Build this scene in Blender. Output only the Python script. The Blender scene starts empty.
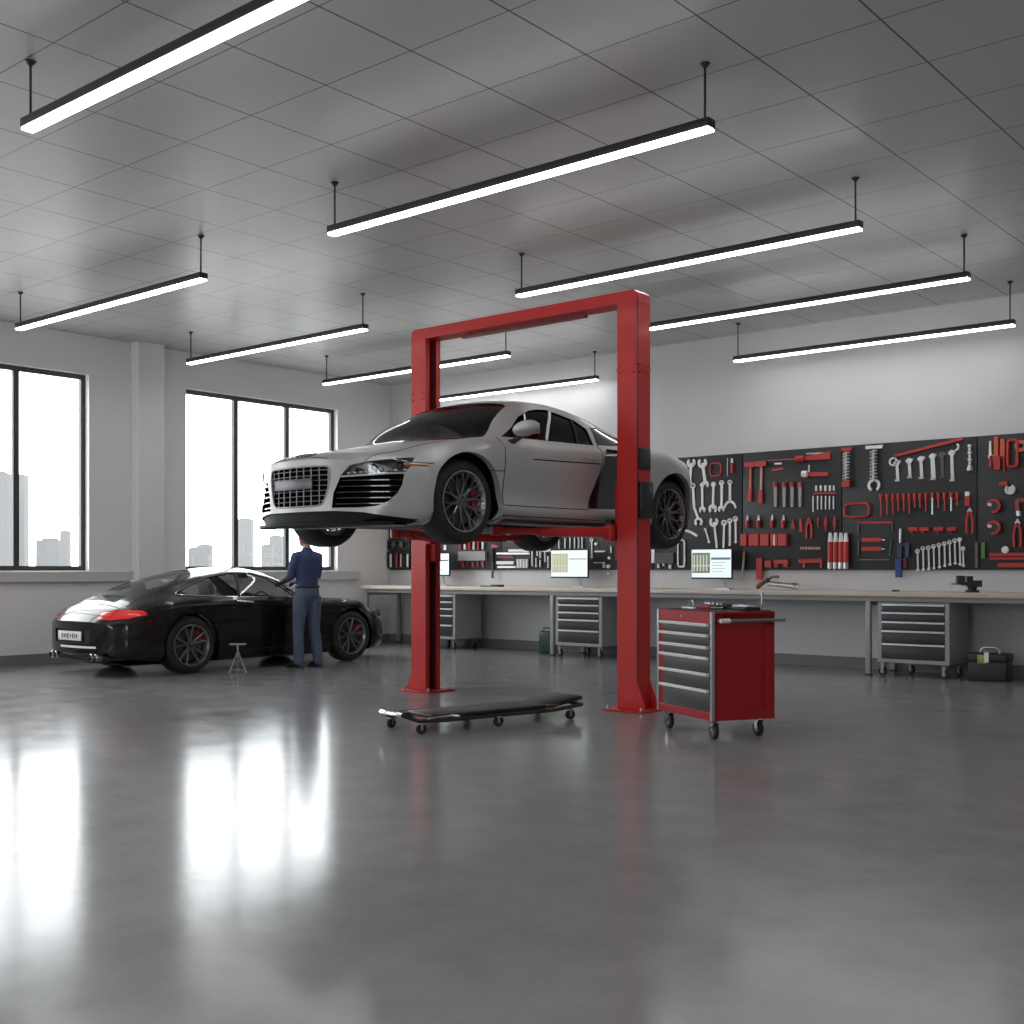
import bpy, bmesh, math, random
from mathutils import Vector, Matrix
from mathutils.bvhtree import BVHTree
from mathutils.geometry import tessellate_polygon
random.seed(7)
SC = bpy.context.scene
COL = SC.collection
PI = math.pi
R = math.radians
# ------------------------------------------------------------------ room measures (metres)
CAM_H = 1.26
FPX = 1162.0
YAW = R(40.07)
BACK_Y = 14.3
LEFT_X = -14.85
CEIL_Z = 4.51
RIGHT_X = 3.0
FRONT_Y = -3.0
CS, SN = math.cos(YAW), math.sin(YAW)

def ray(px):                     # horizontal direction through an image column
    r = (px - 512.0) / FPX
    return Vector((CS * r - SN, SN * r + CS))
def on_y(px, py, Y):             # point of a plane Y = const measured from the photograph
    d = ray(px); F = Y / d.y
    return d.x * F, CAM_H + (570.0 - py) * F / FPX
def on_x(px, py, X):
    d = ray(px); F = X / d.x
    return d.y * F, CAM_H + (570.0 - py) * F / FPX

# ------------------------------------------------------------------ materials
_mats = {}
def mat(name, col, rough=0.5, metal=0.0, spec=0.5, coat=0.0, coat_rough=0.05, var=0.06, scale=8.0, bump=0.0, bscale=60.0, emit=None, estr=0.0, rvar=0.0):
    if name in _mats: return _mats[name]
    m = bpy.data.materials.new(name); m.use_nodes = True
    nt = m.node_tree; b = nt.nodes['Principled BSDF']
    b.inputs['Roughness'].default_value = rough
    b.inputs['Metallic'].default_value = metal
    b.inputs['Specular IOR Level'].default_value = spec
    b.inputs['Coat Weight'].default_value = coat
    b.inputs['Coat Roughness'].default_value = coat_rough
    tc = nt.nodes.new('ShaderNodeTexCoord')
    nz = nt.nodes.new('ShaderNodeTexNoise'); nz.inputs['Scale'].default_value = scale; nz.inputs['Detail'].default_value = 3
    nt.links.new(tc.outputs['Object'], nz.inputs['Vector'])
    mx = nt.nodes.new('ShaderNodeMix'); mx.data_type = 'RGBA'
    mx.inputs[6].default_value = (col[0]*(1-var), col[1]*(1-var), col[2]*(1-var), 1)
    mx.inputs[7].default_value = (min(1, col[0]*(1+var)), min(1, col[1]*(1+var)), min(1, col[2]*(1+var)), 1)
    nt.links.new(nz.outputs['Fac'], mx.inputs[0])
    nt.links.new(mx.outputs[2], b.inputs['Base Color'])
    if rvar:
        mr = nt.nodes.new('ShaderNodeMapRange')
        mr.inputs[1].default_value = 0.3; mr.inputs[2].default_value = 0.7
        mr.inputs[3].default_value = max(0, rough - rvar); mr.inputs[4].default_value = rough + rvar
        nt.links.new(nz.outputs['Fac'], mr.inputs[0]); nt.links.new(mr.outputs[0], b.inputs['Roughness'])
    if bump:
        n2 = nt.nodes.new('ShaderNodeTexNoise'); n2.inputs['Scale'].default_value = bscale; n2.inputs['Detail'].default_value = 4
        nt.links.new(tc.outputs['Object'], n2.inputs['Vector'])
        bp = nt.nodes.new('ShaderNodeBump'); bp.inputs['Strength'].default_value = bump; bp.inputs['Distance'].default_value = 0.01
        nt.links.new(n2.outputs['Fac'], bp.inputs['Height']); nt.links.new(bp.outputs['Normal'], b.inputs['Normal'])
    if emit:
        b.inputs['Emission Color'].default_value = (*emit, 1); b.inputs['Emission Strength'].default_value = estr
    _mats[name] = m
    return m

def glass_mat(name, tint, refl_rough=0.02, fac_boost=0.0):
    if name in _mats: return _mats[name]
    m = bpy.data.materials.new(name); m.use_nodes = True
    nt = m.node_tree; nt.nodes.clear()
    out = nt.nodes.new('ShaderNodeOutputMaterial')
    tr = nt.nodes.new('ShaderNodeBsdfTransparent'); tr.inputs[0].default_value = (*tint, 1)
    gl = nt.nodes.new('ShaderNodeBsdfGlossy'); gl.inputs['Roughness'].default_value = refl_rough
    lw = nt.nodes.new('ShaderNodeLayerWeight'); lw.inputs['Blend'].default_value = 0.5
    pw = nt.nodes.new('ShaderNodeMath'); pw.operation = 'POWER'; pw.inputs[1].default_value = 5.0
    nt.links.new(lw.outputs['Facing'], pw.inputs[0])
    fr = nt.nodes.new('ShaderNodeMath'); fr.operation = 'MULTIPLY_ADD'; fr.inputs[1].default_value = 0.95; fr.inputs[2].default_value = 0.045
    nt.links.new(pw.outputs[0], fr.inputs[0])
    tc = nt.nodes.new('ShaderNodeTexCoord'); nz = nt.nodes.new('ShaderNodeTexNoise'); nz.inputs['Scale'].default_value = 2
    nt.links.new(tc.outputs['Object'], nz.inputs['Vector'])
    mr = nt.nodes.new('ShaderNodeMapRange'); mr.inputs[3].default_value = 0.9; mr.inputs[4].default_value = 1.0
    nt.links.new(nz.outputs['Fac'], mr.inputs[0])
    ad = nt.nodes.new('ShaderNodeMath'); ad.operation = 'MULTIPLY_ADD'; ad.inputs[2].default_value = fac_boost
    nt.links.new(fr.outputs[0], ad.inputs[0]); nt.links.new(mr.outputs[0], ad.inputs[1])
    mx = nt.nodes.new('ShaderNodeMixShader')
    nt.links.new(ad.outputs[0], mx.inputs[0]); nt.links.new(tr.outputs[0], mx.inputs[1]); nt.links.new(gl.outputs[0], mx.inputs[2])
    nt.links.new(mx.outputs[0], out.inputs[0])
    _mats[name] = m
    return m

# ------------------------------------------------------------------ objects
def tag(o, label=None, cat=None, group=None, kind=None):
    if label: o['label'] = label
    if cat: o['category'] = cat
    if group: o['group'] = group
    if kind: o['kind'] = kind
    return o
def empty(name, loc=(0, 0, 0), rz=0.0, parent=None):
    o = bpy.data.objects.new(name, None); COL.objects.link(o)
    o.empty_display_size = 0.1
    o.location = loc; o.rotation_euler = (0, 0, rz)
    if parent: o.parent = parent
    return o
def thing(name, label, cat, loc=(0, 0, 0), rz=0.0, group=None):
    return tag(empty(name, loc, rz), label, cat, group)
def kids(o):
    return [c for c in bpy.data.objects if c.parent == o]
def copy_tree(o, parent=None, label=None, loc=None, rz=None):
    c = o.copy(); COL.objects.link(c)
    if parent: c.parent = parent
    if loc is not None: c.location = loc
    if rz is not None: c.rotation_euler = (0, 0, rz)
    if label: c['label'] = label
    for ch in kids(o): copy_tree(ch, c)
    return c

class MB:
    def __init__(self): self.v = []; self.f = []
    def add(self, vs, fs):
        n = len(self.v); self.v += [Vector(x) for x in vs]; self.f += [tuple(i + n for i in f) for f in fs]
        return self
    def box(self, c, s, rz=0.0, M=None):
        hx, hy, hz = s[0]/2, s[1]/2, s[2]/2
        vs = [Vector((x, y, z)) for x in (-hx, hx) for y in (-hy, hy) for z in (-hz, hz)]
        if rz: vs = [Matrix.Rotation(rz, 3, 'Z') @ v for v in vs]
        if M is not None: vs = [M @ v for v in vs]
        vs = [v + Vector(c) for v in vs]
        return self.add(vs, [(0,1,3,2), (4,6,7,5), (0,4,5,1), (2,3,7,6), (0,2,6,4), (1,5,7,3)])
    def bx(self, x0, x1, y0, y1, z0, z1):
        return self.box(((x0+x1)/2, (y0+y1)/2, (z0+z1)/2), (abs(x1-x0), abs(y1-y0), abs(z1-z0)))
    def cyl(self, p, q, r0, r1=None, seg=16, cap=True):
        p, q = Vector(p), Vector(q); r1 = r0 if r1 is None else r1
        d = (q - p).normalized(); a = d.orthogonal().normalized(); b = d.cross(a)
        vs = []
        for (c, r) in ((p, r0), (q, r1)):
            vs += [c + (a*math.cos(2*PI*i/seg) + b*math.sin(2*PI*i/seg))*r for i in range(seg)]
        fs = [(i, (i+1) % seg, seg+(i+1) % seg, seg+i) for i in range(seg)]
        if cap: fs += [tuple(reversed(range(seg))), tuple(range(seg, 2*seg))]
        return self.add(vs, fs)
    def tube(self, pts, r, seg=8, closed=False, flat=1.0):
        pts = [Vector(p) for p in pts]; n = len(pts); rs = r if isinstance(r, (list, tuple)) else [r]*n
        t0 = (pts[1]-pts[0]).normalized(); a = t0.orthogonal().normalized(); vs = []
        for i in range(n):
            if closed: t = (pts[(i+1) % n] - pts[i-1]).normalized()
            else: t = (pts[min(i+1, n-1)] - pts[max(i-1, 0)]).normalized()
            a = (a - t*a.dot(t)); a = a.normalized() if a.length > 1e-6 else t.orthogonal().normalized()
            b = t.cross(a)
            vs += [pts[i] + (a*math.cos(2*PI*k/seg) + b*flat*math.sin(2*PI*k/seg))*rs[i] for k in range(seg)]
        fs = []
        for i in range(n if closed else n-1):
            j = (i+1) % n
            fs += [(i*seg+k, i*seg+(k+1) % seg, j*seg+(k+1) % seg, j*seg+k) for k in range(seg)]
        if not closed: fs += [tuple(reversed(range(seg))), tuple(range((n-1)*seg, n*seg))]
        return self.add(vs, fs)
    def lathe(self, prof, c=(0, 0, 0), axis='X', seg=48, a0=0.0, a1=2*PI):
        # prof: (axial, radius)
        full = abs(a1-a0-2*PI) < 1e-6; n = seg if full else seg+1; vs = []
        for k in range(n):
            t = a0 + (a1-a0)*k/seg; cc, ss = math.cos(t), math.sin(t)
            for (h, r) in prof:
                v = {'X': (h, r*cc, r*ss), 'Y': (r*cc, h, r*ss), 'Z': (r*cc, r*ss, h)}[axis]
                vs.append(Vector(v)+Vector(c))
        m = len(prof); fs = []
        for k in range(seg):
            k2 = (k+1) % n
            for i in range(m-1):
                fs.append((k*m+i, k*m+i+1, k2*m+i+1, k2*m+i))
        return self.add(vs, fs)
    def sphere(self, c, r, seg=16, rings=10, M=None):
        rr = r if isinstance(r, (list, tuple)) else (r, r, r); vs = []; fs = []
        for i in range(rings+1):
            t = PI*i/rings
            for k in range(seg):
                u = 2*PI*k/seg
                v = Vector((rr[0]*math.sin(t)*math.cos(u), rr[1]*math.sin(t)*math.sin(u), rr[2]*math.cos(t)))
                if M is not None: v = M @ v
                vs.append(v+Vector(c))
        for i in range(rings):
            for k in range(seg):
                fs.append((i*seg+k, (i+1)*seg+k, (i+1)*seg+(k+1) % seg, i*seg+(k+1) % seg))
        return self.add(vs, fs)
    def prism(self, poly, fn, d0, d1):
        # poly of (u,v); fn(u,v,d) -> xyz
        n = len(poly)
        vs = [Vector(fn(u, v, d0)) for u, v in poly] + [Vector(fn(u, v, d1)) for u, v in poly]
        fs = [(i, (i+1) % n, n+(i+1) % n, n+i) for i in range(n)]
        tri = tessellate_polygon([[Vector((u, v, 0)) for u, v in poly]])
        for t in tri:
            fs.append(tuple(t)); fs.append(tuple(n+i for i in reversed(t)))
        return self.add(vs, fs)
    def build(self, name, m, parent=None, bevel=0.0, smooth=35, loc=None, bseg=2, fixn=True):
        bm = bmesh.new()
        off = Vector(loc) if loc is not None else Vector((0, 0, 0))
        bvs = [bm.verts.new(v-off) for v in self.v]
        for f in self.f:
            if len(set(f)) >= 3:
                try: bm.faces.new([bvs[i] for i in f])
                except ValueError: pass
        bmesh.ops.remove_doubles(bm, verts=bm.verts, dist=1e-6)
        if fixn: bmesh.ops.recalc_face_normals(bm, faces=bm.faces)
        if bevel:
            es = [e for e in bm.edges if len(e.link_faces) == 2 and e.calc_face_angle(0) > R(30)]
            bmesh.ops.bevel(bm, geom=es, offset=bevel, segments=bseg, affect='EDGES', profile=0.5, clamp_overlap=True)
        me = bpy.data.meshes.new(name); bm.to_mesh(me); bm.free()
        return finish(name, me, m, parent, smooth, loc)
def finish(name, me, m, parent=None, smooth=35, loc=None):
    me.materials.append(m)
    if smooth:
        me.polygons.foreach_set('use_smooth', [True]*len(me.polygons))
        me.set_sharp_from_angle(angle=R(smooth))
    o = bpy.data.objects.new(name, me); COL.objects.link(o)
    if parent: o.parent = parent
    if loc is not None: o.location = loc
    return o

def skin_mesh(joints, edges, sub=2):
    ids = list(joints); me = bpy.data.meshes.new('tmp_skin')
    me.from_pydata([joints[i][0] for i in ids], [(ids.index(a), ids.index(b)) for a, b in edges], [])
    o = bpy.data.objects.new('tmp_skin', me); COL.objects.link(o)
    md = o.modifiers.new('s', 'SKIN'); md.use_smooth_shade = True
    for k, i in enumerate(ids):
        r = joints[i][1]; r = r if isinstance(r, tuple) else (r, r)
        me.skin_vertices[0].data[k].radius = r
        me.skin_vertices[0].data[k].use_root = (k == 0)
    s = o.modifiers.new('u', 'SUBSURF'); s.levels = sub; s.render_levels = sub
    dg = bpy.context.evaluated_depsgraph_get()
    out = bpy.data.meshes.new_from_object(o.evaluated_get(dg))
    bpy.data.objects.remove(o); bpy.data.meshes.remove(me)
    out.materials.clear()
    return out

def fuse(mb, voxel=.012, smooth=6):
    me = bpy.data.meshes.new('tmp'); me.from_pydata([tuple(v) for v in mb.v], [], [f for f in mb.f]); me.update()
    o = bpy.data.objects.new('tmp', me); COL.objects.link(o)
    r = o.modifiers.new('r', 'REMESH'); r.mode = 'VOXEL'; r.voxel_size = voxel; r.use_smooth_shade = True
    s = o.modifiers.new('s', 'SMOOTH'); s.iterations = smooth; s.factor = .5
    out = bpy.data.meshes.new_from_object(o.evaluated_get(bpy.context.evaluated_depsgraph_get()))
    bpy.data.objects.remove(o); bpy.data.meshes.remove(me); out.materials.clear()
    return out
def rings(mb, rs, seg=28):
    # rs: (cx, cy, cz, rx, ry) horizontal ellipses from bottom to top
    vs = []; n = len(rs)
    for (cx, cy, cz, rx, ry) in rs: vs += [(cx+rx*math.cos(2*PI*k/seg), cy+ry*math.sin(2*PI*k/seg), cz) for k in range(seg)]
    fs = [(i*seg+k, i*seg+(k+1) % seg, (i+1)*seg+(k+1) % seg, (i+1)*seg+k) for i in range(n-1) for k in range(seg)]
    fs += [tuple(reversed(range(seg))), tuple(range((n-1)*seg, n*seg))]
    return mb.add(vs, fs)
# ------------------------------------------------------------------ common materials
RED = mat('red_lift_paint', (0.58, 0.026, 0.024), 0.45, coat=0.15, spec=.35, coat_rough=0.15, var=0.1, scale=3, bump=0.03, bscale=90)
REDCART = mat('red_cart_paint', (0.38, 0.010, 0.016), 0.42, coat=0.12, spec=.3, coat_rough=0.1)
BLACKM = mat('black_metal', (0.02, 0.02, 0.022), 0.4, 0.0)
DARKP = mat('dark_plastic', (0.018, 0.018, 0.02), 0.5)
RUBBER = mat('rubber', (0.014, 0.014, 0.015), 0.62, bump=0.1, bscale=120)
CHROME = mat('chrome', (0.75, 0.75, 0.77), 0.15, 1.0)
STEEL = mat('brushed_steel', (0.55, 0.56, 0.58), 0.32, 1.0, bump=0.04)
TOOLSTEEL = mat('satin_tool_steel', (0.70, 0.71, 0.73), 0.38, 0.4, var=0.12, scale=30)
TOOLRED = mat('red_tool_grip', (0.48, 0.035, 0.03), 0.45, var=0.12, scale=30)
TOOLORANGE = mat('orange_red_grip', (0.62, 0.12, 0.06), 0.45)
TOOLDARK = mat('dark_tool', (0.03, 0.032, 0.035), 0.45)
TOOLBLUE = mat('blue_tool', (0.03, 0.05, 0.22), 0.45)
TOOLWHITE = mat('pale_tool', (0.85, 0.85, 0.85), 0.4)
CABGREY = mat('grey_cabinet_paint', (0.33, 0.33, 0.335), 0.45)
CABDARK = mat('charcoal_drawer', (0.03, 0.032, 0.035), 0.42)
# ------------------------------------------------------------------ setting
def wall_mat(name, col, rough=0.6, sc=1.2):
    return mat(name, col, rough, var=0.05, scale=sc, bump=0.05, bscale=220, spec=0.3)
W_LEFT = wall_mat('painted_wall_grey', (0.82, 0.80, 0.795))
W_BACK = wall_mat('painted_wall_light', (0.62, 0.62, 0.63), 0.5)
def struct(name, mb, m, **k):
    o = mb.build(name, m, **k); o['kind'] = 'structure'; return o

# polished concrete floor
def floor_material():
    m = bpy.data.materials.new('polished_concrete'); m.use_nodes = True
    nt = m.node_tree; b = nt.nodes['Principled BSDF']; L = nt.links.new
    tc = nt.nodes.new('ShaderNodeTexCoord')
    def noise(s, d, rough=0.6, src=None):
        n = nt.nodes.new('ShaderNodeTexNoise'); n.inputs['Scale'].default_value = s; n.inputs['Detail'].default_value = d
        n.inputs['Roughness'].default_value = rough; L(src or tc.outputs['Object'], n.inputs['Vector']); return n
    n1 = noise(0.45, 6, 0.6); n2 = noise(3.0, 8, 0.65); n3 = noise(40, 4)
    mp = nt.nodes.new('ShaderNodeMapping'); mp.inputs['Rotation'].default_value = (0, 0, YAW); mp.inputs['Scale'].default_value = (1.2, 2.4, 1)
    L(tc.outputs['Object'], mp.inputs['Vector'])
    n4 = noise(7.0, 6, 0.7, mp.outputs[0])
    cr = nt.nodes.new('ShaderNodeValToRGB')
    cr.color_ramp.elements[0].position = 0.3; cr.color_ramp.elements[0].color = (0.27, 0.27, 0.273, 1)
    cr.color_ramp.elements[1].position = 0.72; cr.color_ramp.elements[1].color = (0.41, 0.41, 0.413, 1)
    a = nt.nodes.new('ShaderNodeMath'); a.operation = 'MULTIPLY_ADD'; a.inputs[1].default_value = 0.5
    L(n1.outputs['Fac'], a.inputs[0])
    h = nt.nodes.new('ShaderNodeMath'); h.operation = 'MULTIPLY'; h.inputs[1].default_value = 0.5
    L(n2.outputs['Fac'], h.inputs[0]); L(h.outputs[0], a.inputs[2]); L(a.outputs[0], cr.inputs[0])
    L(cr.outputs[0], b.inputs['Base Color'])
    mr = nt.nodes.new('ShaderNodeMapRange'); mr.inputs[1].default_value = 0.35; mr.inputs[2].default_value = 0.7
    mr.inputs[3].default_value = 0.12; mr.inputs[4].default_value = 0.18
    L(n2.outputs['Fac'], mr.inputs[0]); L(mr.outputs[0], b.inputs['Roughness'])
    b.inputs['Specular IOR Level'].default_value = 0.0
    bp = nt.nodes.new('ShaderNodeBump'); bp.inputs['Strength'].default_value = 0.035; bp.inputs['Distance'].default_value = 0.012
    bp2 = nt.nodes.new('ShaderNodeBump'); bp2.inputs['Strength'].default_value = 0.04; bp2.inputs['Distance'].default_value = 0.004
    L(n4.outputs['Fac'], bp.inputs['Height']); L(n3.outputs['Fac'], bp2.inputs['Height'])
    L(bp.outputs['Normal'], bp2.inputs['Normal']); L(bp2.outputs['Normal'], b.inputs['Normal'])
    # worn sealer: a slightly absorbing gloss layer over the concrete
    gl = nt.nodes.new('ShaderNodeBsdfGlossy'); gl.inputs['Color'].default_value = (0.72, 0.72, 0.725, 1)
    L(mr.outputs[0], gl.inputs['Roughness']); L(bp2.outputs['Normal'], gl.inputs['Normal'])
    fr = nt.nodes.new('ShaderNodeFresnel'); fr.inputs['IOR'].default_value = 1.5; L(bp2.outputs['Normal'], fr.inputs['Normal'])
    ms = nt.nodes.new('ShaderNodeMixShader'); L(fr.outputs[0], ms.inputs[0]); L(b.outputs[0], ms.inputs[1]); L(gl.outputs[0], ms.inputs[2])
    L(ms.outputs[0], nt.nodes['Material Output'].inputs[0])
    return m
struct('floor', MB().bx(LEFT_X-0.3, RIGHT_X, FRONT_Y, BACK_Y+0.3, -0.1, 0), floor_material(), smooth=0)

def ceiling_material():
    m = bpy.data.materials.new('ceiling_panels'); m.use_nodes = True
    nt = m.node_tree; b = nt.nodes['Principled BSDF']; L = nt.links.new
    tc = nt.nodes.new('ShaderNodeTexCoord'); sp = nt.nodes.new('ShaderNodeSeparateXYZ'); L(tc.outputs['Object'], sp.inputs[0])
    def M(op, a, b_=None, c=None):
        n = nt.nodes.new('ShaderNodeMath'); n.operation = op
        for i, x in enumerate((a, b_, c)):
            if x is None: continue
            if isinstance(x, (int, float)): n.inputs[i].default_value = x
            else: L(x, n.inputs[i])
        return n.outputs[0]
    def line(sock, off, step, w):
        q = M('FRACT', M('DIVIDE', M('SUBTRACT', sock, off), step))
        d = M('MULTIPLY', M('MINIMUM', q, M('SUBTRACT', 1.0, q)), step)
        return M('LESS_THAN', d, w)
    lx = line(sp.outputs[0], -2.75, 0.805, 0.0065); ly = line(sp.outputs[1], 4.41, 0.747, 0.0045)
    ln = M('MAXIMUM', lx, ly)
    mx = nt.nodes.new('ShaderNodeMix'); mx.data_type = 'RGBA'
    nz = nt.nodes.new('ShaderNodeTexNoise'); nz.inputs['Scale'].default_value = 180; nz.inputs['Detail'].default_value = 3; L(tc.outputs['Object'], nz.inputs['Vector'])
    cr = nt.nodes.new('ShaderNodeValToRGB'); cr.color_ramp.elements[0].color = (0.50, 0.495, 0.495, 1); cr.color_ramp.elements[1].color = (0.58, 0.575, 0.575, 1)
    L(nz.outputs['Fac'], cr.inputs[0]); L(cr.outputs[0], mx.inputs[6]); mx.inputs[7].default_value = (0.05, 0.05, 0.05, 1)
    L(ln, mx.inputs[0]); L(mx.outputs[2], b.inputs['Base Color'])
    b.inputs['Roughness'].default_value = 0.33; b.inputs['Specular IOR Level'].default_value = 0.6
    bp = nt.nodes.new('ShaderNodeBump'); bp.inputs['Strength'].default_value = 0.06; bp.inputs['Distance'].default_value = 0.003
    L(nz.outputs['Fac'], bp.inputs['Height']); L(bp.outputs['Normal'], b.inputs['Normal'])
    return m
struct('ceiling', MB().bx(LEFT_X-0.3, RIGHT_X, FRONT_Y, BACK_Y+0.3, CEIL_Z, CEIL_Z+0.15), ceiling_material(), smooth=0)
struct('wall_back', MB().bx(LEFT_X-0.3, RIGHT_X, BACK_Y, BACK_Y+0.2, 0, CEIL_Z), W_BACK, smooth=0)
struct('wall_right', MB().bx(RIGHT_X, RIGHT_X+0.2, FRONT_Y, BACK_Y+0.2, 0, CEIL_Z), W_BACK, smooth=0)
ADDED_WINS = [(-14.0, -10.8), (-4.8, -1.6)]  # unseen windows behind the camera, added to bring in fill daylight
wf = MB(); xs = [LEFT_X-0.3] + [x for w_ in ADDED_WINS for x in w_] + [RIGHT_X]
for i in range(0, len(xs), 2):
    wf.bx(xs[i], xs[i+1], FRONT_Y-0.2, FRONT_Y, 0, CEIL_Z)
for (a, b) in ADDED_WINS:
    wf.bx(a, b, FRONT_Y-0.2, FRONT_Y, 0, 1.24); wf.bx(a, b, FRONT_Y-0.2, FRONT_Y, 3.6, CEIL_Z)
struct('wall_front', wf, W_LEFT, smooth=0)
# left wall with three window openings, the nearest unseen and added for daylight
WZ0, WZ1 = 1.24, 3.98
WINS = [(1.0, 4.0), (5.56, 8.56), (10.1, 13.1)]
TH = 0.28
wl = MB()
ys = [FRONT_Y-0.2] + [y for w in WINS for y in w] + [BACK_Y+0.2]
for i in range(0, len(ys), 2):
    wl.bx(LEFT_X-TH, LEFT_X, ys[i], ys[i+1], 0, CEIL_Z)
for (a, b) in WINS:
    wl.bx(LEFT_X-TH, LEFT_X, a, b, 0, WZ0); wl.bx(LEFT_X-TH, LEFT_X, a, b, WZ1, CEIL_Z)
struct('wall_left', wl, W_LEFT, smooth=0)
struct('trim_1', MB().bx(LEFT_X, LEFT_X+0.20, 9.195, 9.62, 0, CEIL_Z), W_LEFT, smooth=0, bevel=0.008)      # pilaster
SILLM = wall_mat('sill_paint', (0.62, 0.61, 0.605), 0.5)
struct('trim_2', MB().bx(LEFT_X, LEFT_X+0.07, FRONT_Y, 9.195, 1.10, WZ0), SILLM, smooth=0, bevel=0.006)
struct('trim_3', MB().bx(LEFT_X, LEFT_X+0.07, 9.62, 13.55, 1.10, WZ0), SILLM, smooth=0, bevel=0.006)
BASEM = wall_mat('baseboard_paint', (0.20, 0.20, 0.205), 0.5)
struct('baseboard_left', MB().bx(LEFT_X, LEFT_X+0.03, FRONT_Y, BACK_Y, 0, 0.14), BASEM, smooth=0)
struct('baseboard_back', MB().bx(LEFT_X, RIGHT_X, BACK_Y-0.03, BACK_Y, 0, 0.14), BASEM, smooth=0)
FRAMEM = mat('window_frame_metal', (0.055, 0.057, 0.06), 0.4, 0.3)
PANE = glass_mat('window_glass', (0.97, 0.98, 0.98), 0.01)
for i, (a, b) in enumerate(WINS):
    w = empty('window_%d' % (i+1), (LEFT_X-0.13, a, WZ0)); w['kind'] = 'structure'
    L_ = b-a; H_ = WZ1-WZ0; fr = MB()
    t = 0.075
    fr.bx(-0.03, 0.03, 0, L_, 0, t); fr.bx(-0.03, 0.03, 0, L_, H_-t, H_)
    for (p, q) in ((0, t), (L_-t, L_), (0.95, 1.03), (1.96, 2.04)):
        fr.bx(-0.031, 0.031, p, q, 0.002, H_-0.002)
    fr.build('window_frame', FRAMEM, w, smooth=0)
    for k, (p, q) in enumerate(((t, 0.95), (1.03, 1.96), (2.04, L_-t))):
        MB().bx(-0.004, 0.004, p, q, t, H_-t).build('window_pane', PANE, w, smooth=0)
for i, (a, b) in enumerate(ADDED_WINS):  # frames and panes of the added front windows
    w = empty('window_%d' % (i+4), (a, FRONT_Y-0.1, 1.24)); w['kind'] = 'structure'
    fr = MB(); L_ = b-a; H_ = 2.36
    fr.bx(0, L_, -0.03, 0.03, 0, .075); fr.bx(0, L_, -0.03, 0.03, H_-.075, H_)
    for p in (0, L_/3-.04, 2*L_/3-.04, L_-.08): fr.bx(p, p+.08, -0.031, 0.031, .002, H_-.002)
    fr.build('window_frame', FRAMEM, w, smooth=0)
    MB().bx(.01, L_-.01, -.004, .004, .01, H_-.01).build('window_pane', PANE, w, smooth=0)
REV = mat('white_reveal_paint', (0.82, 0.82, 0.82), 0.5)
n_ = 4
for (a, b) in WINS:
    rv = MB().bx(LEFT_X-.098, LEFT_X+.003, b-.012, b-.0005, WZ0+.012, WZ1-.012)
    rv.bx(LEFT_X-.098, LEFT_X+.003, a+.0005, a+.012, WZ0+.012, WZ1-.012)
    rv.bx(LEFT_X-.098, LEFT_X+.003, a+.0005, b-.0005, WZ1-.012, WZ1-.0005); rv.bx(LEFT_X-.098, LEFT_X+.003, a+.0005, b-.0005, WZ0+.0005, WZ0+.012)
    struct('trim_%d' % n_, rv, REV, smooth=0); n_ += 1
# hazy city beyond the windows
def bld_mat(name, c):
    m = bpy.data.materials.new(name); m.use_nodes = True; nt = m.node_tree; b = nt.nodes['Principled BSDF']
    tc = nt.nodes.new('ShaderNodeTexCoord'); br = nt.nodes.new('ShaderNodeTexBrick'); br.offset = 0
    br.inputs['Scale'].default_value = 0.25; br.inputs['Mortar Size'].default_value = 0.12
    br.inputs['Color1'].default_value = (c*0.96, c*0.98, c, 1); br.inputs['Color2'].default_value = (c*0.93, c*0.95, c*0.97, 1)
    br.inputs['Mortar'].default_value = (c*1.05, c*1.06, c*1.07, 1)
    mp = nt.nodes.new('ShaderNodeMapping'); mp.inputs['Rotation'].default_value = (R(90), 0, R(90))
    nt.links.new(tc.outputs['Object'], mp.inputs[0]); nt.links.new(mp.outputs[0], br.inputs['Vector'])
    nt.links.new(br.outputs[0], b.inputs['Base Color']); b.inputs['Roughness'].default_value = 0.9; b.inputs['Specular IOR Level'].default_value = 0.1
    return m
BA = bld_mat('hazy_facade_a', 0.11); BB = bld_mat('hazy_facade_b', 0.125)
blds = [(-14, 11, 473, 260, BA, 'tall slab tower seen through the leftmost window'),
        (13, 27, 475, 275, BB, 'slim tower just right of the first mullion of the left window'),
        (39, 62, 540, 300, BA, 'low wide block in the right pane of the left window'),
        (61, 70, 531, 320, BB, 'narrow block behind the low wide block in the left window'),
        (189, 199, 548, 300, BA, 'small block at the left edge of the right window'),
        (198, 212, 545, 330, BB, 'low block above the black car roof at left of the right window'),
        (237, 253, 519, 310, BB, 'faint tall tower in the middle pane of the right window'),
        (262, 273, 545, 280, BA, 'squat block in the middle pane of the right window'),
        (270, 283, 536, 340, BB, 'pale block beside the second mullion of the right window'),
        (291, 306, 556, 300, BA, 'low block in the right pane of the right window')]
for (x0, x1, yt, F, m, lab) in blds:
    a = ray(x0)*F; b = ray(x1)*F; d = (b-a).length; c = (a+b)/2; top = CAM_H+(570-yt)*F/FPX
    n = c.normalized()*d*0.5; cx, cy = c.x+n.x, c.y+n.y
    w = MB(); w.box((0, 0, -2), (d*0.97, d*0.8, (top+2)*1.0*2-0)) if False else w.bx(-d*0.48, d*0.48, -d*0.4, d*0.4, -60, top)
    w.bx(-d*0.28, d*0.28, -d*0.2, d*0.2, top, top+d*0.08)
    o = w.build('city_building', m, smooth=0); o.location = (cx, cy, 0); o.rotation_euler = (0, 0, YAW)
    tag(o, 'hazy ' + lab, 'building', 'hazy city buildings outside the windows')
struct('ground', MB().bx(-900, -30, -300, 900, -62, -60), mat('city_ground', (0.28, 0.28, 0.28), 0.9), smooth=0)

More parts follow.
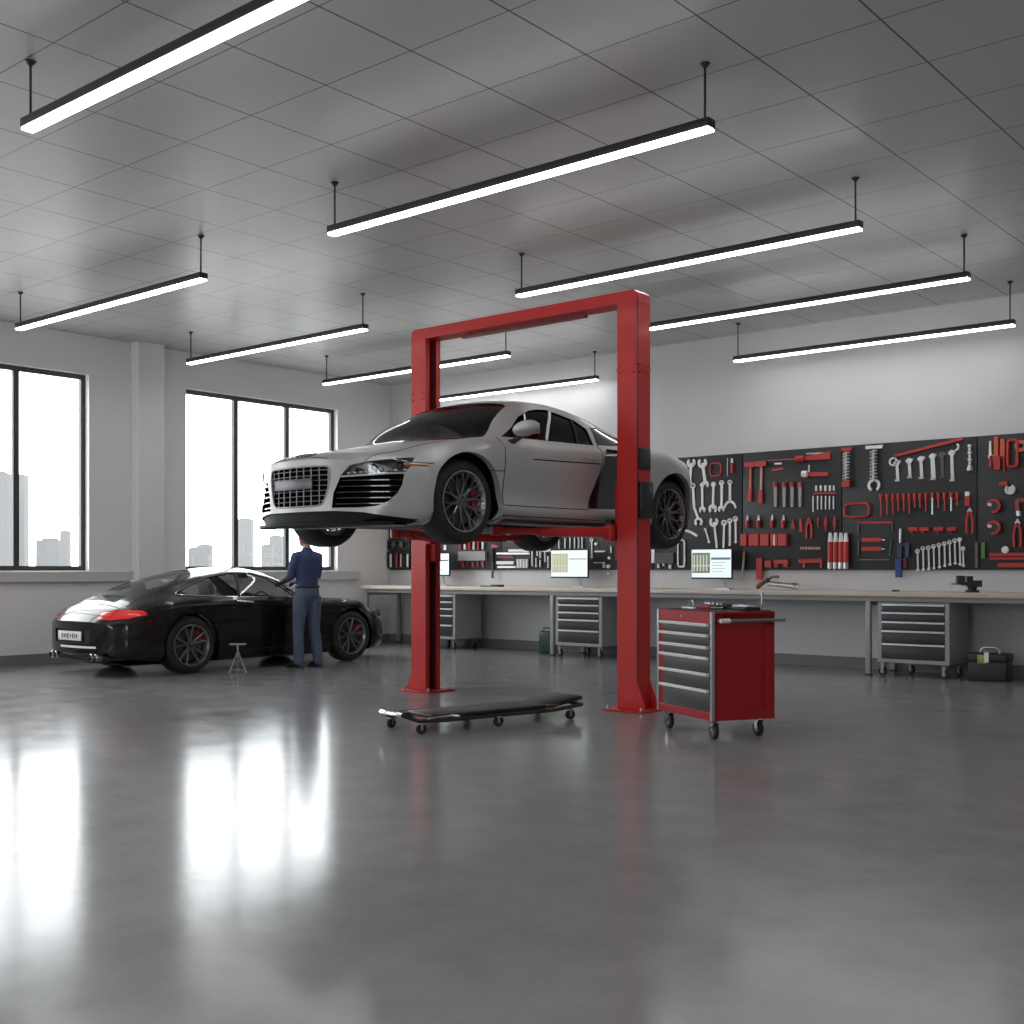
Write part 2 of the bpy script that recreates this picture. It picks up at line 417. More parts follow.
# ------------------------------------------------------------------ linear lamps
LAMPBLK = mat('lamp_housing', (0.022, 0.022, 0.024), 0.4)
LAMPEM = mat('lamp_diffuser', (0.9, 0.9, 0.9), 0.4, emit=(1.0, 0.995, 0.985), estr=9.5)
LZ = 4.07
LR = {3.70: (-7.18, -3.82), 6.5: (-7.46, -3.80), 9.2: (-7.66, -3.97), 13.62: (-7.62, -4.08), 6.70: (-13.2, -9.54), 9.32: (-13.62, -10.08), 11.68: (-13.55, -9.88), 14.0: (-13.6, -10.12), 11.45: (-7.66, -3.85)}
def lamp(y, x0, x1, label):
    x0, x1 = LR.get(y, (x0, x1)); LZ = 4.0 if y == 13.62 else 4.07
    t = thing('linear_lamp', label, 'lamp', ((x0+x1)/2, y, LZ), 0, 'suspended linear lamps')
    h = (x1-x0)/2
    MB().bx(-h, h, -0.045, 0.045, 0.018, 0.075).build('housing', LAMPBLK, t, bevel=0.003)
    MB().bx(-h+0.006, h-0.006, -0.04, 0.04, 0.0, 0.018).build('diffuser', LAMPEM, t, bevel=0.004)
    for s in (-1, 1):
        e = s*(h-0.05)
        mb = MB().cyl((e, 0, 0.075), (e, 0, CEIL_Z-LZ), 0.008, seg=8)
        mb.cyl((e, 0, CEIL_Z-LZ-0.03), (e, 0, CEIL_Z-LZ-0.0005), 0.012, 0.035, seg=14)
        mb.build('suspension_rod', LAMPBLK, t)
for (y, lab) in ((3.70, 'nearest bright lamp cut off by the top edge of the photo'), (6.50, 'long lamp hanging highest above the lift, right end near the top'),
                 (9.20, 'lamp hanging just behind and above the red lift crossbeam'), (11.45, 'lamp passing behind the top of the right lift column'),
                 (13.62, 'lamp hanging close to the back wall above the red tool board')):
    lamp(y, -7.66, -3.82, 'black suspended linear ' + lab)
lamp(0.95, -7.66, -3.82, 'black suspended linear lamp of the row nearest the camera, unseen and added for fill light')  # unseen lamp, added as fill light
lamp(6.6, -1.5, 2.3, 'black suspended linear fill lamp added unseen on the right, middle')  # unseen right-hand row, added to brighten the right side of the room
lamp(11.5, -1.5, 2.3, 'black suspended linear fill lamp added unseen on the right, rear')
lamp(2.0, -1.5, 2.3, 'black suspended linear fill lamp added unseen on the right, front')
lamp(3.95, -13.6, -9.75, 'black suspended linear fill lamp added unseen beyond the left edge')  # unseen lamp, added to lift the left side
for (y, lab) in ((6.70, 'lamp at far left above the left window'), (9.32, 'lamp above the right window, its left end by the pilaster'),
                 (11.68, 'lamp whose right end shows inside the lift frame'), (14.0, 'lamp low inside the lift frame, nearest the far corner')):
    lamp(y, -13.6, -9.75, 'black suspended linear ' + lab)
# ------------------------------------------------------------------ car bodies
def pchip(xs, ys, x):
    n = len(xs)
    if x <= xs[0]: return ys[0]
    if x >= xs[-1]: return ys[-1]
    h = [xs[i+1]-xs[i] for i in range(n-1)]; d = [(ys[i+1]-ys[i])/h[i] for i in range(n-1)]
    def m(i):
        if i == 0: return d[0]
        if i == n-1: return d[-1]
        return 0.5*(d[i-1]+d[i]) if d[i-1]*d[i] > 0 and False else (h[i]*d[i-1]+h[i-1]*d[i])/(h[i]+h[i-1])
    i = max(k for k in range(n-1) if xs[k] <= x); t = (x-xs[i])/h[i]
    a, b = m(i)*h[i], m(i+1)*h[i]
    return (2*t**3-3*t**2+1)*ys[i] + (t**3-2*t**2+t)*a + (-2*t**3+3*t**2)*ys[i+1] + (t**3-t**2)*b
def cat1(p0, p1, p2, p3, t):
    return 0.5*((2*p1)+(-p0+p2)*t+(2*p0-5*p1+4*p2-p3)*t*t+(-p0+3*p1-3*p2+p3)*t**3)
def section(keys, sub):
    # floor keys 0..2 stay straight, the rest is a smooth curve, mirrored at the centre line
    out = []
    n = len(keys)
    ext = [keys[0]] + list(keys) + [(-keys[-2][0], keys[-2][1])]
    for i in range(n-1):
        p0, p1, p2, p3 = ext[i], ext[i+1], ext[i+2], ext[i+3]
        if i == n-2: p3 = (-keys[-2][0], keys[-2][1])
        for k in range(sub):
            t = k/sub
            if i < 1: out.append((p1[0]+(p2[0]-p1[0])*t, p1[1]))
            else: out.append((cat1(p0[0], p1[0], p2[0], p3[0], t), cat1(p0[1], p1[1], p2[1], p3[1], t)))
    out.append(keys[-1])
    return out
def smooth01(t): t = max(0.0, min(1.0, t)); return t*t*(3-2*t)
def car_body(stations, A, B, fadeA, fadeB, W, sub=5, step=0.045, p=2.3):
    ss = [s[0] for s in stations]; nk = len(stations[0])-1; L = ss[-1]
    zs = sorted(set(list(ss[:2]) + list(ss[-2:])))
    samp = [ss[0]]; s = ss[0]
    while s < L-1e-6:
        near = min(s-ss[0], L-s)
        s += 0.018 if near < 0.1 else step
        samp.append(min(s, L))
    def bend(s, x):
        t = (abs(x)/W)**p
        return A*(1-smooth01(s/fadeA))*t - B*smooth01((s-(L-fadeB))/fadeB)*t
    bm = bmesh.new(); rows = []
    for s in samp:
        keys = [(pchip(ss, [st[k+1][0] for st in stations], s), pchip(ss, [st[k+1][1] for st in stations], s)) for k in range(nk)]
        half = section(keys, sub); row = []
        for (x, z) in half: row.append(bm.verts.new((max(0.0, x), s+bend(s, x), z)))
        left = []
        for j, (x, z) in enumerate(half):
            if j == 0 or j == len(half)-1: left.append(row[j])
            else: left.append(bm.verts.new((-max(0.0, x), s+bend(s, x), z)))
        rows.append((row, left))
    m = len(rows[0][0])
    for a, b in zip(rows, rows[1:]):
        for j in range(m-1):
            for side in (0, 1):
                q = [a[side][j], a[side][j+1], b[side][j+1], b[side][j]]
                if side: q.reverse()
                try: bm.faces.new(q)
                except ValueError: pass
    for (rw, s) in ((rows[0], samp[0]), (rows[-1], samp[-1])):
        K = 24; prev = None
        for j in range(m):
            r_, l_ = rw[0][j], rw[1][j]
            if r_ is l_: line = [r_]*(K+1)
            else:
                line = []
                for k in range(K+1):
                    if k == 0: line.append(r_)
                    elif k == K: line.append(l_)
                    else:
                        x = r_.co.x*(1-2*k/K); line.append(bm.verts.new((x, s+bend(s, x), r_.co.z)))
            if prev:
                for k in range(K):
                    q = []
                    for v in (prev[k], prev[k+1], line[k+1], line[k]):
                        if v not in q: q.append(v)
                    if len(q) >= 3:
                        try: bm.faces.new(q)
                        except ValueError: pass
            prev = line
    bmesh.ops.remove_doubles(bm, verts=bm.verts, dist=1e-5)
    bmesh.ops.recalc_face_normals(bm, faces=bm.faces)
    # average normals point outward: check with the roof
    top = max(bm.faces, key=lambda f: f.calc_center_median().z)
    if top.normal.z < 0: bmesh.ops.reverse_faces(bm, faces=bm.faces)
    return bm
def inside(poly, u, v):
    c = False; n = len(poly); j = n-1
    for i in range(n):
        if ((poly[i][1] > v) != (poly[j][1] > v)) and (u < (poly[j][0]-poly[i][0])*(v-poly[i][1])/(poly[j][1]-poly[i][1])+poly[i][0]): c = not c
        j = i
    return c
AX = {'x': 0, 'y': 1, 'z': 2}
def cut(bm, poly, ax, test):
    """cuts the outline into the surface along the third axis and returns the faces inside"""
    a, b = AX[ax[0]], AX[ax[1]]; n = len(poly); M = 0.002
    for i in range(n):
        p, q = poly[i], poly[(i+1) % n]
        u0, u1 = min(p[0], q[0])-M, max(p[0], q[0])+M; v0, v1 = min(p[1], q[1])-M, max(p[1], q[1])+M
        fs = []
        for f in bm.faces:
            if not test(f.calc_center_median()): continue
            us = [v.co[a] for v in f.verts]; vs = [v.co[b] for v in f.verts]
            if max(us) < u0 or min(us) > u1 or max(vs) < v0 or min(vs) > v1: continue
            fs.append(f)
        if not fs: continue
        no = Vector((0, 0, 0)); no[a] = q[1]-p[1]; no[b] = -(q[0]-p[0])
        if no.length < 1e-9: continue
        co = Vector((0, 0, 0)); co[a] = p[0]; co[b] = p[1]
        es = list({e for f in fs for e in f.edges}); vs_ = list({v for f in fs for v in f.verts})
        bmesh.ops.bisect_plane(bm, geom=vs_+es+fs, plane_co=co, plane_no=no.normalized(), dist=1e-5)
    bm.normal_update()
    return [f for f in bm.faces if test(f.calc_center_median()) and inside(poly, f.calc_center_median()[a], f.calc_center_median()[b])]
def take(bm, faces):
    """removes the faces; returns (verts, faces, boundary vertex pairs)"""
    vs = {}; V = []; F = []; cnt = {}
    N = {}
    for f in faces:
        idx = []
        for v in f.verts:
            if v not in vs: vs[v] = len(V); V.append(v.co.copy()); N[vs[v]] = v.normal.copy()
            idx.append(vs[v])
        F.append(tuple(idx))
        for k in range(len(idx)):
            e = (idx[k], idx[(k+1) % len(idx)]); r_ = (e[1], e[0])
            if r_ in cnt: cnt.pop(r_)
            else: cnt[e] = 1
    bnd = list(cnt)
    bmesh.ops.delete(bm, geom=faces, context='FACES')
    return V, F, bnd, N
def panel(reg, name, m, parent, off=None, depth=0.0, rim=None, rim_mat=None, smooth=40):
    """displaced copy of a cut region with a rim that joins it back to the body"""
    V, F, B, N = reg
    d = (lambda i: Vector(off)) if off is not None else (lambda i: -N[i]*depth)
    mb = MB(); mb.add([V[i]+d(i) for i in range(len(V))], F)
    if rim is None: mb2 = mb
    else: mb2 = MB()
    n = len(V)
    mb2.add([V[i] for i in range(n)] + [V[i]+d(i) for i in range(n)], [(a, b, n+b, n+a) for a, b in B])
    o = mb.build(name, m, parent, smooth=smooth, fixn=False)
    if rim: mb2.build(rim, rim_mat or m, parent, smooth=smooth)
    return o
def circle(cy, cz, r, n=40, z0=None):
    return [(cy+r*math.cos(2*PI*i/n), cz+r*math.sin(2*PI*i/n)) for i in range(n)]
def chaikin(poly, it=2, closed=True):
    for _ in range(it):
        out = []
        n = len(poly)
        for i in range(n if closed else n-1):
            p, q = poly[i], poly[(i+1) % n]
            out.append((p[0]*.75+q[0]*.25, p[1]*.75+q[1]*.25)); out.append((p[0]*.25+q[0]*.75, p[1]*.25+q[1]*.75))
        if not closed: out = [poly[0]]+out+[poly[-1]]
        poly = out
    return poly
def mir(poly): return [(-u, v) for u, v in poly]
def dense(pts, step=0.04):
    out = [pts[0]]
    for p, q in zip(pts, pts[1:]):
        n = max(1, int(math.hypot(q[0]-p[0], q[1]-p[1])/step))
        out += [(p[0]+(q[0]-p[0])*k/n, p[1]+(q[1]-p[1])*k/n) for k in range(1, n+1)]
    return out
class Surf:
    def __init__(self, bm): self.t = BVHTree.FromBMesh(bm)
    def side(self, y, z, s=1):
        h = self.t.ray_cast(Vector((s*3, y, z)), Vector((-s, 0, 0))); return h[0], h[1]
    def top(self, x, y):
        h = self.t.ray_cast(Vector((x, y, 3)), Vector((0, 0, -1))); return h[0], h[1]
    def front(self, x, z, s=1):
        h = self.t.ray_cast(Vector((x, -3 if s > 0 else 9, z)), Vector((0, s, 0))); return h[0], h[1]
def seam(surf, pts, r, kind='side', s=1, mb=None, lift=0.0, closed=False):
    mb = mb or MB(); P = []
    pp = dense(pts + ([pts[0]] if closed else []))
    for (u, v) in pp:
        h, n = (surf.side(u, v, s) if kind == 'side' else surf.top(u, v) if kind == 'top' else surf.front(u, v, s))
        if h is not None: P.append(h + (n if n is not None else Vector())*lift)
    if len(P) > 1: mb.tube(P, r, 6)
    return mb

def wheel(parent, x, y, r, w, side, spokes, rim_m, face_m, cal_ang=20, style='y'):
    """side = +1: outer face towards +x"""
    e = empty('wheel', (x, y, r), 0, parent)
    s = side; rr = r*0.745                     # rim radius
    # tyre: x from 0 (outer face) inwards -w
    ty = [(-w, rr-.01), (-w-.004, rr+.02), (-w, r-.035), (-w+.02, r-.012), (-w+.05, r), (-.05, r), (-.02, r-.012), (0, r-.04), (.004, rr+.03), (-.004, rr-.002), (-.02, rr-.012)]
    mb = MB().lathe([(s*h, q) for h, q in ty], seg=64)
    for g in (0.3, 0.5, 0.7):
        pass
    mb.build('tyre', RUBBER, e, smooth=40)
    rim = MB().lathe([(s*h, q) for h, q in [(-.012, rr-.004), (.003, rr-.008), (.002, rr-.02), (-.02, rr-.03), (-.05, rr-.045), (-w+.01, rr-.05), (-w+.01, rr-.004)]], seg=64)
    rim.build('rim', rim_m, e, smooth=40)
    sp = MB(); xo, xi = -0.012, -0.035
    def blade(r0, a0, r1, a1, w0, w1, d0, d1, th=.018):
        p = Vector((0, math.cos(a0)*r0, math.sin(a0)*r0)); q = Vector((0, math.cos(a1)*r1, math.sin(a1)*r1))
        t = (q-p).normalized(); nn = Vector((0, -t.z, t.y)); vs = []
        for (c, ww, dd) in ((p, w0, d0), (q, w1, d1)):
            for (k, zz) in ((-1, 0), (-.6, .006), (.6, .006), (1, 0), (1, -th), (-1, -th)):
                v = c+nn*ww*k; vs.append(Vector((s*(dd+zz), v.y, v.z)))
        fs = [(i, (i+1) % 6, 6+(i+1) % 6, 6+i) for i in range(6)] + [(0, 1, 2, 3, 4, 5), (11, 10, 9, 8, 7, 6)]
        sp.add(vs, fs)
    rh = r*0.17
    for k in range(spokes):
        a = 2*PI*k/spokes + 0.2
        if style == 'y':
            g = 2*PI/spokes
            blade(rh*.8, a, rr*.55, a, .017, .011, -.036, -.026)
            blade(rr*.52, a, rr-.012, a+g*.26, .0085, .007, -.026, -.008)
            blade(rr*.52, a, rr-.012, a-g*.26, .0085, .007, -.026, -.008)
        else:
            g = 2*PI/spokes
            blade(rh*.8, a-g*.12, rr-.012, a-g*.20, .014, .012, -.04, -.008)
            blade(rh*.8, a+g*.12, rr-.012, a+g*.20, .014, .012, -.04, -.008)
    sp.lathe([(s*-.055, rh), (s*-.03, rh), (s*-.026, rh*.8), (s*-.028, rh*.45), (s*-.018, rh*.38), (s*-.018, 0.0001)], seg=32)
    for k in range(5):
        a = 2*PI*k/5; sp.cyl((s*-.03, math.cos(a)*rh*.65, math.sin(a)*rh*.65), (s*-.02, math.cos(a)*rh*.65, math.sin(a)*rh*.65), .009, seg=8)
    sp.build('spokes', face_m, e, smooth=40)
    bd = MB().lathe([(s*-.075, r*.2), (s*-.075, r*.56), (s*-.095, r*.56), (s*-.095, r*.2), (s*-.075, r*.2)], seg=48)
    bd.build('brake_disc', DISC, e, smooth=30)
    # caliper: sector
    ca = R(cal_ang); poly = []
    for k in range(9): a = ca+R(-26+52*k/8); poly.append((math.cos(a)*r*.63, math.sin(a)*r*.63))
    for k in range(8, -1, -1): a = ca+R(-26+52*k/8); poly.append((math.cos(a)*r*.44, math.sin(a)*r*.44))
    MB().prism(poly, lambda u, v, d: (s*d, u, v), -.058, -.11).build('brake_caliper', CALRED, e, bevel=.006)
    MB().lathe([(s*-.11, .0001), (s*-.11, r*.5), (s*-.16, r*.5), (s*-.16, .0001)], seg=24).build('hub_carrier', DARKP, e)
    return e

DISC = mat('brake_disc_steel', (0.10, 0.10, 0.105), 0.4, 0.8)
CALRED = mat('red_caliper', (0.45, 0.01, 0.02), 0.35, coat=0.4)
SILVER = mat('silver_car_paint', (0.46, 0.457, 0.453), 0.42, 0.30, coat=0.25, coat_rough=0.10, var=0.02)
BLACKPAINT = mat('black_car_paint', (0.004, 0.004, 0.005), 0.25, 0.0, spec=.2, coat=.55, coat_rough=0.025, var=0.02)
BLADE = mat('gloss_carbon_panel', (0.014, 0.014, 0.016), 0.18, coat=0.7)
VALM = mat('satin_valance', (0.012, 0.012, 0.013), 0.6, spec=.15)
DEEPBLK = mat('matt_black_mesh', (0.004, 0.004, 0.004), 0.95, spec=.1)
GLWS = glass_mat('windshield_glass', (0.42, 0.42, 0.43), 0.01, 0.0)
TRIMBLK = mat('satin_black_trim', (0.012, 0.012, 0.013), 0.45)
LINING = mat('cabin_fabric', (0.015, 0.015, 0.016), 0.9, spec=0.05)
SEATM = mat('seat_leather', (0.03, 0.03, 0.032), 0.6)
SEATG = mat('grey_seat_leather', (0.14, 0.14, 0.145), 0.6)
SEAMM = mat('panel_gap', (0.01, 0.01, 0.01), 0.8)
GLDARK = glass_mat('tinted_car_glass', (0.07, 0.07, 0.075), 0.01, 0.0)
GLCLR = glass_mat('light_car_glass', (0.72, 0.74, 0.74), 0.01, 0.02)
LENS = glass_mat('clear_lamp_lens', (0.85, 0.86, 0.88), 0.03, 0.03)
LAMPCH = mat('lamp_reflector', (0.22, 0.225, 0.235), 0.25, 0.8, var=0.6, scale=40)
RIMDARK = mat('gunmetal_rim', (0.16, 0.16, 0.165), 0.3, 0.9)
RIMEDGE = mat('machined_rim', (0.36, 0.36, 0.37), 0.25, 0.9)
ORANGE = mat('amber_marker', (0.55, 0.16, 0.02), 0.3)
TAILRED = mat('red_tail_lens', (0.55, 0.012, 0.015), 0.15, coat=1.0, emit=(1, .02, .02), estr=0.12)

SURF = {}
def body_obj(bm, name, m, parent):
    me = bpy.data.meshes.new(name); bmesh.ops.recalc_face_normals  # normals already set
    bm.to_mesh(me)
    return finish(name, me, m, parent, 42)
def lip(bm, reg, vec, target):
    V, F, B, N = reg; n = len(V)
    target.add([V[i] for i in range(n)]+[V[i]+Vector(vec) for i in range(n)], [(a, b, n+b, n+a) for a, b in B])
def seat(parent, x, y, z, m, sy=1):
    mb = MB()
    mb.box((x, y, z), (.46, .46, .14))
    M = Matrix.Rotation(R(-16*sy), 3, 'X')
    mb.box((x, y+sy*.25, z+.32), (.46, .12, .58), M=M)
    mb.box((x, y+sy*.345, z+.66), (.24, .10, .16), M=M)
    mb.build('seat', m, parent, bevel=.035)

def steering(parent, x, y, z):
    pts = [(x+.17*math.cos(a), y+.05*math.sin(a), z+.17*math.sin(a)) for a in [2*PI*k/24 for k in range(24)]]
    mb = MB().tube(pts, .014, 6, closed=True); mb.cyl((x-.16, y, z), (x+.16, y, z), .012); mb.cyl((x, y, z), (x, y-.3, z-.1), .03)
    mb.build('steering_wheel', DARKP, parent)

# ---------------- silver mid-engined coupe on the lift
def silver_car():
    t = thing('sports_car', 'silver two-door sports car raised on the red two-post lift', 'car', (-7.24, 5.94, 1.465), R(-1.7)); t.scale = (1.035, 1, 1)
    ST = [
     (0.00, (0,.17),(.45,.17),(.62,.18),(.74,.24),(.79,.38),(.785,.50),(.74,.585),(.63,.625),(.47,.645),(.32,.655),(.16,.66),(0,.66)),
     (0.05, (0,.155),(.50,.155),(.70,.165),(.83,.23),(.87,.38),(.862,.51),(.81,.60),(.68,.65),(.50,.672),(.33,.685),(.16,.69),(0,.69)),
     (0.32, (0,.15),(.55,.15),(.80,.16),(.92,.22),(.955,.38),(.95,.53),(.915,.645),(.80,.705),(.60,.728),(.40,.742),(.20,.752),(0,.755)),
     (0.65, (0,.15),(.60,.15),(.84,.16),(.955,.22),(.978,.40),(.974,.60),(.945,.735),(.85,.80),(.64,.795),(.42,.805),(.20,.818),(0,.822)),
     (0.96, (0,.19),(.60,.19),(.86,.20),(.965,.255),(.985,.42),(.982,.65),(.95,.785),(.87,.85),(.66,.845),(.43,.86),(.20,.872),(0,.876)),
     (1.22, (0,.19),(.60,.19),(.86,.20),(0.977,.275),(0.956,.42),(.972,.67),(.945,.81),(.86,.88),(.68,.89),(.45,.91),(.20,.925),(0,.93)),
     (1.50, (0,.19),(.60,.19),(.86,.20),(0.957,.275),(0.933,.42),(.955,.67),(.94,.82),(.87,.885),(.775,.985),(.64,1.07),(.34,1.115),(0,1.13)),
     (1.80, (0,.19),(.60,.19),(.86,.20),(0.947,.275),(0.923,.42),(.952,.68),(.94,.83),(.87,.905),(.755,1.09),(.62,1.215),(.34,1.275),(0,1.29)),
     (2.10, (0,.19),(.60,.19),(.86,.20),(0.947,.275),(0.923,.42),(.952,.68),(.94,.835),(.87,.915),(.745,1.13),(.605,1.265),(.33,1.33),(0,1.35)),
     (2.45, (0,.19),(.60,.19),(.86,.20),(0.952,.275),(0.926,.42),(.957,.69),(.945,.845),(.87,.93),(.74,1.14),(.595,1.275),(.33,1.345),(0,1.365)),
     (2.85, (0,.19),(.60,.19),(.86,.20),(0.962,.275),(0.938,.43),(.97,.71),(.96,.865),(.88,.95),(.735,1.12),(.58,1.235),(.32,1.305),(0,1.325)),
     (3.25, (0,.19),(.60,.19),(.88,.20),(0.977,.275),(0.955,.44),(.985,.72),(.975,.885),(.89,.965),(.73,1.06),(.565,1.145),(.31,1.20),(0,1.22)),
     (3.60, (0,.19),(.60,.19),(.88,.20),(.965,.255),(.978,.44),(.992,.73),(.98,.895),(.90,.965),(.73,1.00),(.55,1.045),(.30,1.085),(0,1.10)),
     (3.86, (0,.19),(.60,.19),(.88,.20),(.97,.255),(.982,.44),(.995,.72),(.98,.88),(.90,.945),(.73,.96),(.55,.985),(.30,1.01),(0,1.02)),
     (4.20, (0,.17),(.60,.17),(.84,.18),(.95,.24),(.965,.44),(.975,.69),(.95,.84),(.87,.905),(.72,.92),(.54,.93),(.30,.945),(0,.95)),
     (4.50, (0,.255),(.50,.255),(.72,.23),(.86,.29),(.89,.46),(.895,.68),(.865,.80),(.79,.865),(.68,.88),(.50,.89),(.28,.90),(0,.90)),
     (4.60, (0,.28),(.44,.28),(.60,.29),(.75,.34),(.79,.47),(.79,.66),(.765,.765),(.70,.82),(.60,.845),(.45,.855),(.25,.86),(0,.865))]
    bm = car_body(ST, .42, .30, 1.15, .9, .95)
    S = Surf(bm); SURF['silver'] = (S, t)
    FW, RW, WR = .96, 3.86, .345
    trim = MB(); gaps = MB(); bodyx = MB()
    for s in (1, -1):
        for cy, ar in ((FW, .392), (RW, .402)):
            f = cut(bm, circle(cy, WR, ar, 44), 'yz', lambda c: c.x*s > .5)
            reg = take(bm, f); lip(bm, reg, (-s*.055, 0, 0), bodyx)
            well = MB().lathe([(s*.86, ar+.004), (s*.52, ar+.004), (s*.52, .01)], c=(0, cy, WR), seg=28, a0=-.35, a1=PI+.35)
            well.build('wheel_well', TRIMBLK, t, smooth=40)
            f = cut(bm, [(s*.55, cy-ar), (s*.99, cy-ar), (s*.99, cy+ar), (s*.55, cy+ar)], 'xy', lambda c: c.z < .24)
            take(bm, f)
    # greenhouse
    WS = [(-.80, 1.27), (-.60, 1.16), (-.3, 1.10), (0, 1.08), (.3, 1.10), (.60, 1.16), (.80, 1.27), (.70, 1.50), (.60, 1.80), (.55, 1.83), (.3, 1.80), (0, 1.79), (-.3, 1.80), (-.55, 1.83), (-.60, 1.80), (-.70, 1.50)]
    reg = take(bm, cut(bm, WS, 'xy', lambda c: c.z > .86)); regs = [('windshield', reg)]
    panel(reg, 'windshield', GLWS, t, depth=.006, rim='glass_seal', rim_mat=DEEPBLK)
    SW = [(1.47, .912), (1.63, 1.0), (1.80, 1.118), (1.99, 1.195), (2.12, 1.222), (2.25, 1.232), (2.42, 1.205), (2.60, 1.165), (2.71, 1.09), (2.67, .93)]
    EG = [(2.72, .935), (2.79, 1.115), (2.92, 1.125), (3.10, 1.06), (3.42, .99), (3.34, .965)]
    for s in (1, -1):
        reg = take(bm, cut(bm, SW, 'yz', lambda c: c.x*s > .4)); panel(reg, 'side_window', GLDARK, t, depth=.012, rim='glass_seal', rim_mat=DEEPBLK)
        reg = take(bm, cut(bm, EG, 'yz', lambda c: c.x*s > .4)); panel(reg, 'engine_side_glass', BLADE, t, depth=.006)
        BL = [(2.73, .84), (2.80, .905), (3.22, .90), (3.24, .60), (3.10, .36), (2.52, .345), (2.60, .55), (2.72, .78)]
        reg = take(bm, cut(bm, BL, 'yz', lambda c: c.x*s > .6)); panel(reg, 'side_blade', BLADE, t, depth=.02)
    reg = take(bm, cut(bm, [(-.46, 2.95), (.46, 2.95), (.42, 3.6), (-.42, 3.6)], 'xy', lambda c: c.z > .9)); panel(reg, 'engine_cover_glass', BLADE, t, depth=.005)
    # grille
    GR = chaikin([(-.362, .52), (-.352, .597), (-.28, .605), (0, .608), (.28, .605), (.352, .597), (.362, .52), (.345, .43), (.300, .31), (.25, .295), (0, .29), (-.25, .295), (-.300, .31), (-.345, .43)], 2)
    fr = lambda c: c.y < .5
    reg = take(bm, cut(bm, GR, 'xz', fr)); panel(reg, 'grille_backing', DEEPBLK, t, off=(0, .12, 0))
    gm = MB()
    def fp(x, z, d=0.0):
        h, n = S.front(x, z); return h + Vector((0, d, 0))
    for z in (.335, .375, .415, .455, .495, .535, .575):
        xs = [x/40 for x in range(-15, 16) if inside(GR, x/40, z)]
        e0 = max(xs) + .012
        P = [fp(x, z, .012) for x in [-e0]+xs+[e0]]; gm.tube(P, .0038, 6)
    for k in range(-4, 5):
        x = k*.083; zs = [z/100 for z in range(28, 64) if inside(GR, x, z/100)]
        if len(zs) > 2: gm.tube([fp(x, z, .014) for z in zs], .0042, 6)
    gm.tube([fp(u, v, .002) for u, v in GR], .008, 6, closed=True)
    gm.build('grille', mat('satin_grille_metal', (.24, .24, .25), .4, .9), t)
    MB().prism([(-.27, .43), (.20, .43), (.20, .515), (-.27, .515)], lambda u, v, d: (u, fp(u, v).y+d, v), .0, -.012).build('number_plate', mat('blank_plate', (.10, .10, .105), .35, .5), t, bevel=.002)
    # badge: four linked rings on the nose
    bd = MB()
    for k in range(4):
        cx = -.045+.05*k
        ring = []
        for q in range(16):
            a = 2*PI*q/16; h, n = S.top(cx+.031*math.cos(a), .085+.034*math.sin(a)); ring.append(h+Vector((0, 0, .004)))
        bd.tube(ring, .0055, 5, closed=True)
    bd.build('badge', mat('dark_chrome', (.16, .16, .17), .2, .9), t)
    # lamps and intakes
    HL = [(.445, .522), (.52, .60), (.70, .640), (.80, .664), (.835, .664), (.865, .605), (.85, .548), (.66, .530)]
    IN = [(.445, .510), (.60, .515), (.845, .532), (.84, .45), (.82, .385), (.775, .32), (.70, .285), (.60, .275), (.375, .275), (.39, .39)]
    for s in (1, -1):
        P = HL if s > 0 else mir(HL)
        reg = take(bm, cut(bm, P, 'xz', lambda c: c.y < .62))
        pn = panel(reg, 'headlight', LAMPCH, t, off=(-s*.02, .045, 0), rim='headlight_bezel', rim_mat=TRIMBLK)
        V, F, B, N = reg; MB().add(V, F).build('lens', LENS, pn, smooth=40)
        hm = MB()
        for (x, z, r_) in ((.80, .61, .030), (.67, .585, .027), (.56, .56, .022)):
            h, n = S.front(s*x, z); hm.lathe([(0, r_), (.02, r_*.95), (.045, r_*.3), (.045, .001)], c=(h.x, h.y+.018, h.z), axis='Y', seg=16)
        hm.build('headlight_projector', mat('dark_lamp_insert', (.03, .03, .035), .15, .5), pn)
        lm = MB()
        for k in range(9):
            x = .50+.042*k; z = .541+(x-.5)*.07; h, n = S.front(s*x, z); lm.box((h.x, h.y+.02, h.z), (.022, .02, .012))
        lm.build('led_strip', mat('led_white', (.7, .7, .72), .3), pn)
        P = IN if s > 0 else mir(IN)
        reg = take(bm, cut(bm, P, 'xz', lambda c: c.y < .62))
        panel(reg, 'side_intake', DEEPBLK, t, off=(-s*.03, .10, 0))
        sl = MB()
        for z in (.305, .35, .395, .44, .485):
            xs = [x/50 for x in range(15, 47) if inside(IN, x/50, z)]
            pts = [S.front(s*x, z)[0]+Vector((0, .03, 0)) for x in xs]
            for p, q in zip(pts, pts[1:]):
                sl.add([p+Vector((0, -.012, .004)), q+Vector((0, -.012, .004)), q+Vector((0, .05, .012)), p+Vector((0, .05, .012)),
                        p+Vector((0, -.012, -.004)), q+Vector((0, -.012, -.004)), q+Vector((0, .05, .004)), p+Vector((0, .05, .004))],
                       [(0, 1, 2, 3), (7, 6, 5, 4), (0, 4, 5, 1), (3, 2, 6, 7)])
        sl.build('intake_slats', BLADE, t)
        # amber marker
        mk = MB(); seam(S, [(.37, .603), (.545, .60)], .009, 'side', s, mk); mk.build('side_marker', ORANGE, t)
        seam(S, [(.30, .640), (.40, .625), (.60, .622)], .0035, 'side', s, gaps)
    SPL = [(-.93, .10), (.93, .10), (.93, .175), (.78, .205), (.62, .238), (.40, .252), (0, .252), (-.40, .252), (-.62, .238), (-.78, .205), (-.93, .175)]
